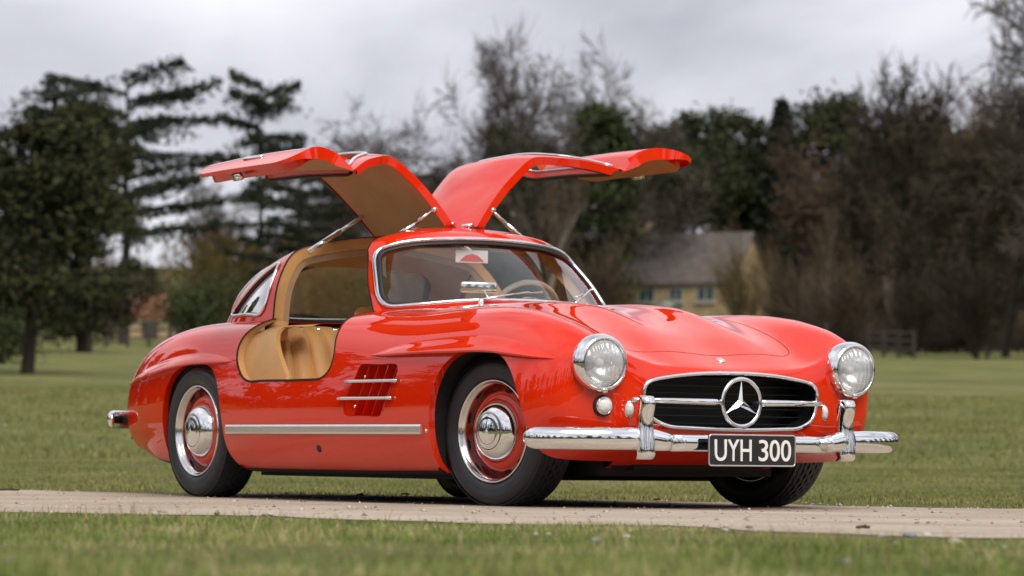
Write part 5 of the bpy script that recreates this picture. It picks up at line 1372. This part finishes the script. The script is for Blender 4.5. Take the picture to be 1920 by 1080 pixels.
for i in range(16):
    px = -60+i*42+rg.uniform(-15, 15); d = rg.uniform(225, 250); x, y, z = spot(px, d); yt = np.interp(px, [0, 300, 600], [430, 470, 430])+rg.uniform(-25, 30)
    H = CAM[2]+d*(yhor(px)-yt)/FPX-z; items.append((rg.choice(['twigs', 'darktwigs', 'olivetwigs', 'ivy']), x, y, z-.2, H, .9, rg.uniform(0, 6)))
mass('distant_wood', items, 'brown and dark winter wood closing off the far side of the park', 2)
# far trees all round the park, outside the view: they are what the paint and chrome mirror
items = []
for i in range(42):
    az = YAW+math.radians(22)+math.radians(316)*i/41; R_ = rg.uniform(52, 70); x, y = R_*math.cos(az)-1, R_*math.sin(az); z = float(hgt(x, y))
    items.append((rg.choice(['bareA', 'pineA', 'ivy', 'pineD', 'pineC']), x, y, z-.2, rg.uniform(11, 18), rg.uniform(.5, .75), rg.uniform(0, 6)))
    for k in range(5):
        x2, y2 = (R_+rg.uniform(-6, 8))*math.cos(az+rg.uniform(-.05, .05))-1, (R_+4)*math.sin(az+rg.uniform(-.05, .05)); items.append((rg.choice(['darktwigs', 'bush', 'twigs']), x2, y2, float(hgt(x2, y2))-.2, rg.uniform(4, 9), 1.1, rg.uniform(0, 6)))
mass('park_trees', items, 'ring of far-off trees round the rest of the park', 8)

# ---- cottage
HX, HYY, HZZ = spot(1262, 200)
ct = empty('cottage', (HX, HYY, HZZ)); ct.scale = (.85, .85, .85); tag(ct, 'honey-stone cottage with dark slate roof in front of the wood', 'house')
# local axes: u = along the front (to the picture's right), v = depth away; turned so the right gable shows
ang = math.radians(28); ux, uy = RX*math.cos(ang)+FX*math.sin(ang)*-1*-1, RY*math.cos(ang)+FY*math.sin(ang)
U_ = Vector((RX*math.cos(ang)-FX*math.sin(ang), RY*math.cos(ang)-FY*math.sin(ang), 0)); V_ = Vector((FX*math.cos(ang)+RX*math.sin(ang), FY*math.cos(ang)+RY*math.sin(ang), 0)); Wv = Vector((0, 0, 1))
def hp(u, v, z): return U_*u+V_*v+Wv*z
Wd, Dp, Ev, Rg = 8.5, 6.2, 4.45, 7.75; u0 = -4.1; u1 = u0+Wd
def hbox(u, v, z, du, dv2, dz):
    P_ = [hp(u+a*du/2, v+b*dv2/2, z+c*dz/2) for c in (-1, 1) for b in (-1, 1) for a in (-1, 1)]
    return P_, [(0, 2, 3, 1), (4, 5, 7, 6), (0, 1, 5, 4), (2, 6, 7, 3), (0, 4, 6, 2), (1, 3, 7, 5)]
mb = MB(); mb.add([hp(u0, 0, -.6), hp(u1, 0, -.6), hp(u1, 0, Ev), hp(u0, 0, Ev), hp(u0, Dp, -.6), hp(u1, Dp, -.6), hp(u1, Dp, Ev), hp(u0, Dp, Ev), hp(u0, Dp/2, Rg-.12), hp(u1, Dp/2, Rg-.12)],
    [(0, 1, 2, 3), (5, 4, 7, 6), (1, 5, 6, 9, 2), (4, 0, 3, 8, 7)]); mb.build('wall', 'honey_stone', ct, smooth=False)
rf = MB(); ov_ = .25
for sgn in (0, 1):
    v_e = -ov_ if sgn == 0 else Dp+ov_; ze = Ev-ov_*(Rg-Ev)/(Dp/2)
    a = [hp(u0-.2, v_e, ze), hp(u1+.2, v_e, ze), hp(u1+.2, Dp/2, Rg), hp(u0-.2, Dp/2, Rg)]; b = [p+Wv*.14 for p in a]
    rf.add(a+b, [(3, 2, 1, 0), (4, 5, 6, 7), (0, 1, 5, 4), (1, 2, 6, 5), (2, 3, 7, 6), (3, 0, 4, 7)])
roofo = rf.build('roof', 'slate_roof', ct, smooth=False)
mb = MB(); mb.add(*hbox(u0+.35, Dp/2, Rg+.25, .75, .85, 1.5)); mb.build('chimney', 'honey_stone', roofo, smooth=False)
mb = MB(); mb.add(*hbox(u0+.35, Dp/2, Rg+1.28, .6, .6, .6)); mb.build('chimney_stack', 'brick_red', roofo, smooth=False)
mb = MB(); mb.lathe([(.13, 0), (.11, .45), (.13, .5)], 12, hp(u0+.35, Dp/2, Rg+1.55), (0, 0, 1)); mb.build('chimney_pot', 'brick_red', roofo)
for uu, zz_, ww, hh in ((u0+2.15, 3.55, 1.15, .95), (u0+4.35, 3.55, .9, .85), (u0+6.55, 3.55, 1.2, .95), (u0+6.5, 1.3, 1.3, 1.2), (u0+1.6, 1.3, 1.2, 1.2)):
    mb = MB(); mb.add(*hbox(uu, -.01, zz_, ww, .06, hh)); wn = mb.build('window', 'window_dark', ct, smooth=False)
    mb = MB()
    for a in (-.5, 0, .5): mb.add(*hbox(uu+a*ww, -.06, zz_, .09, .05, hh+.09))
    for a in (-.5, .5): mb.add(*hbox(uu, -.062, zz_+a*hh, ww+.08, .05, .09))
    mb.build('window_frame', 'sage_paint', wn, smooth=False)
    mb = MB(); mb.add(*hbox(uu, -.10, zz_-hh/2-.12, ww+.3, .16, .10)); mb.build('window_sill', 'stone_pale', wn, smooth=False)
mb = MB(); pu = u0+4.0; mb.add([hp(pu-1.25, -1.5, 2.1), hp(pu+1.25, -1.5, 2.1), hp(pu, -1.5, 3.0), hp(pu-1.25, 0, 2.1), hp(pu+1.25, 0, 2.1), hp(pu, 0, 3.0)], [(0, 1, 2), (0, 2, 5, 3), (1, 4, 5, 2), (0, 3, 4, 1)]); po = mb.build('porch', 'sage_paint', ct, smooth=False)
mb = MB(); mb.add(*hbox(pu+.72, -.85, 2.62, .14, 1.6, .12)); mb.build('porch_slates', 'slate_roof', po, smooth=False)
for a in (-1.1, 1.1): mb = MB(); mb.add(*hbox(pu+a, -1.4, .95, .12, .12, 2.3)); mb.build('porch_post', 'sage_paint', po, smooth=False)
mb = MB(); mb.add(*hbox(pu, -.03, 1.0, .95, .08, 2.0)); mb.build('door', 'sage_paint', ct, smooth=False)
# ---- small brick barn on the other side of the park
bx, by, bz = spot(282, 215); bn = empty('barn', (bx, by, bz)); tag(bn, 'small brick outbuilding with russet roof behind the park fence', 'outbuilding')
def bp3(u, v, z): return Vector((RX*u+FX*v, RY*u+FY*v, z))
mb = MB(); mb.add([bp3(-1.6, 0, -.4), bp3(1.6, 0, -.4), bp3(1.6, 0, 1.5), bp3(-1.6, 0, 1.5), bp3(-1.6, 3, -.4), bp3(1.6, 3, -.4), bp3(1.6, 3, 1.5), bp3(-1.6, 3, 1.5), bp3(-1.6, 1.5, 2.75), bp3(1.6, 1.5, 2.75)], [(0, 1, 2, 3), (1, 5, 6, 9, 2), (5, 4, 7, 6), (4, 0, 3, 8, 7)]); mb.build('wall', 'honey_stone', bn, smooth=False)
mb = MB(); 
for v0, v1 in ((-.15, 1.5), (3.15, 1.5)):
    a = [bp3(-1.75, v0, 1.42), bp3(1.75, v0, 1.42), bp3(1.75, v1, 2.8), bp3(-1.75, v1, 2.8)]; b = [p+Vector((0, 0, .1)) for p in a]; mb.add(a+b, [(3, 2, 1, 0), (4, 5, 6, 7), (0, 1, 5, 4), (1, 2, 6, 5), (2, 3, 7, 6), (3, 0, 4, 7)])
mb.build('roof', 'brick_red', bn, smooth=False)
mb = MB(); V = [bp3(a, -.03, z) for a, z in ((-.5, -.2), (.5, -.2), (.5, 1.2), (-.5, 1.2))]; mb.add(V+[v-Vector((FX, FY, 0))*.04 for v in V], [(0, 1, 2, 3), (7, 6, 5, 4), (0, 4, 5, 1), (1, 5, 6, 2), (2, 6, 7, 3), (3, 7, 4, 0)]); mb.build('door', 'fence_wood', bn, smooth=False)
# ---- park fences
def fence(px0, px1, d0, d1, npost, label, hgt_=1.15):
    x0_, y0_, z0_ = spot((px0+px1)/2, (d0+d1)/2); f = empty('park_fence', (x0_, y0_, z0_)); tag(f, label, 'fence')
    pts = []
    for i in range(npost):
        t = i/(npost-1); x, y, z = spot(px0+(px1-px0)*t, d0+(d1-d0)*t); p = Vector((x-x0_, y-y0_, z-z0_)); pts.append(p)
        mb = MB(); mb.box(p+Vector((0, 0, hgt_/2-.1)), (.13, .13, hgt_+.2)); mb.build('post', 'fence_wood', f, smooth=False)
    for a, b in zip(pts, pts[1:]):
        for hh in (.38, .72, 1.05):
            d = b-a; L_ = d.length; m3 = d.to_track_quat('X', 'Z').to_matrix(); mb = MB(); mb.box((a+b)/2+Vector((-FX*.085, -FY*.085, hh)), (L_, .04, .10), m3); mb.build('rail', 'fence_wood', f, smooth=False)
fence(160, 440, 148, 165, 8, 'weathered post-and-rail fence by the round green shrub')
fence(1630, 1715, 150, 140, 4, 'short run of post-and-rail fence before the dark wood')
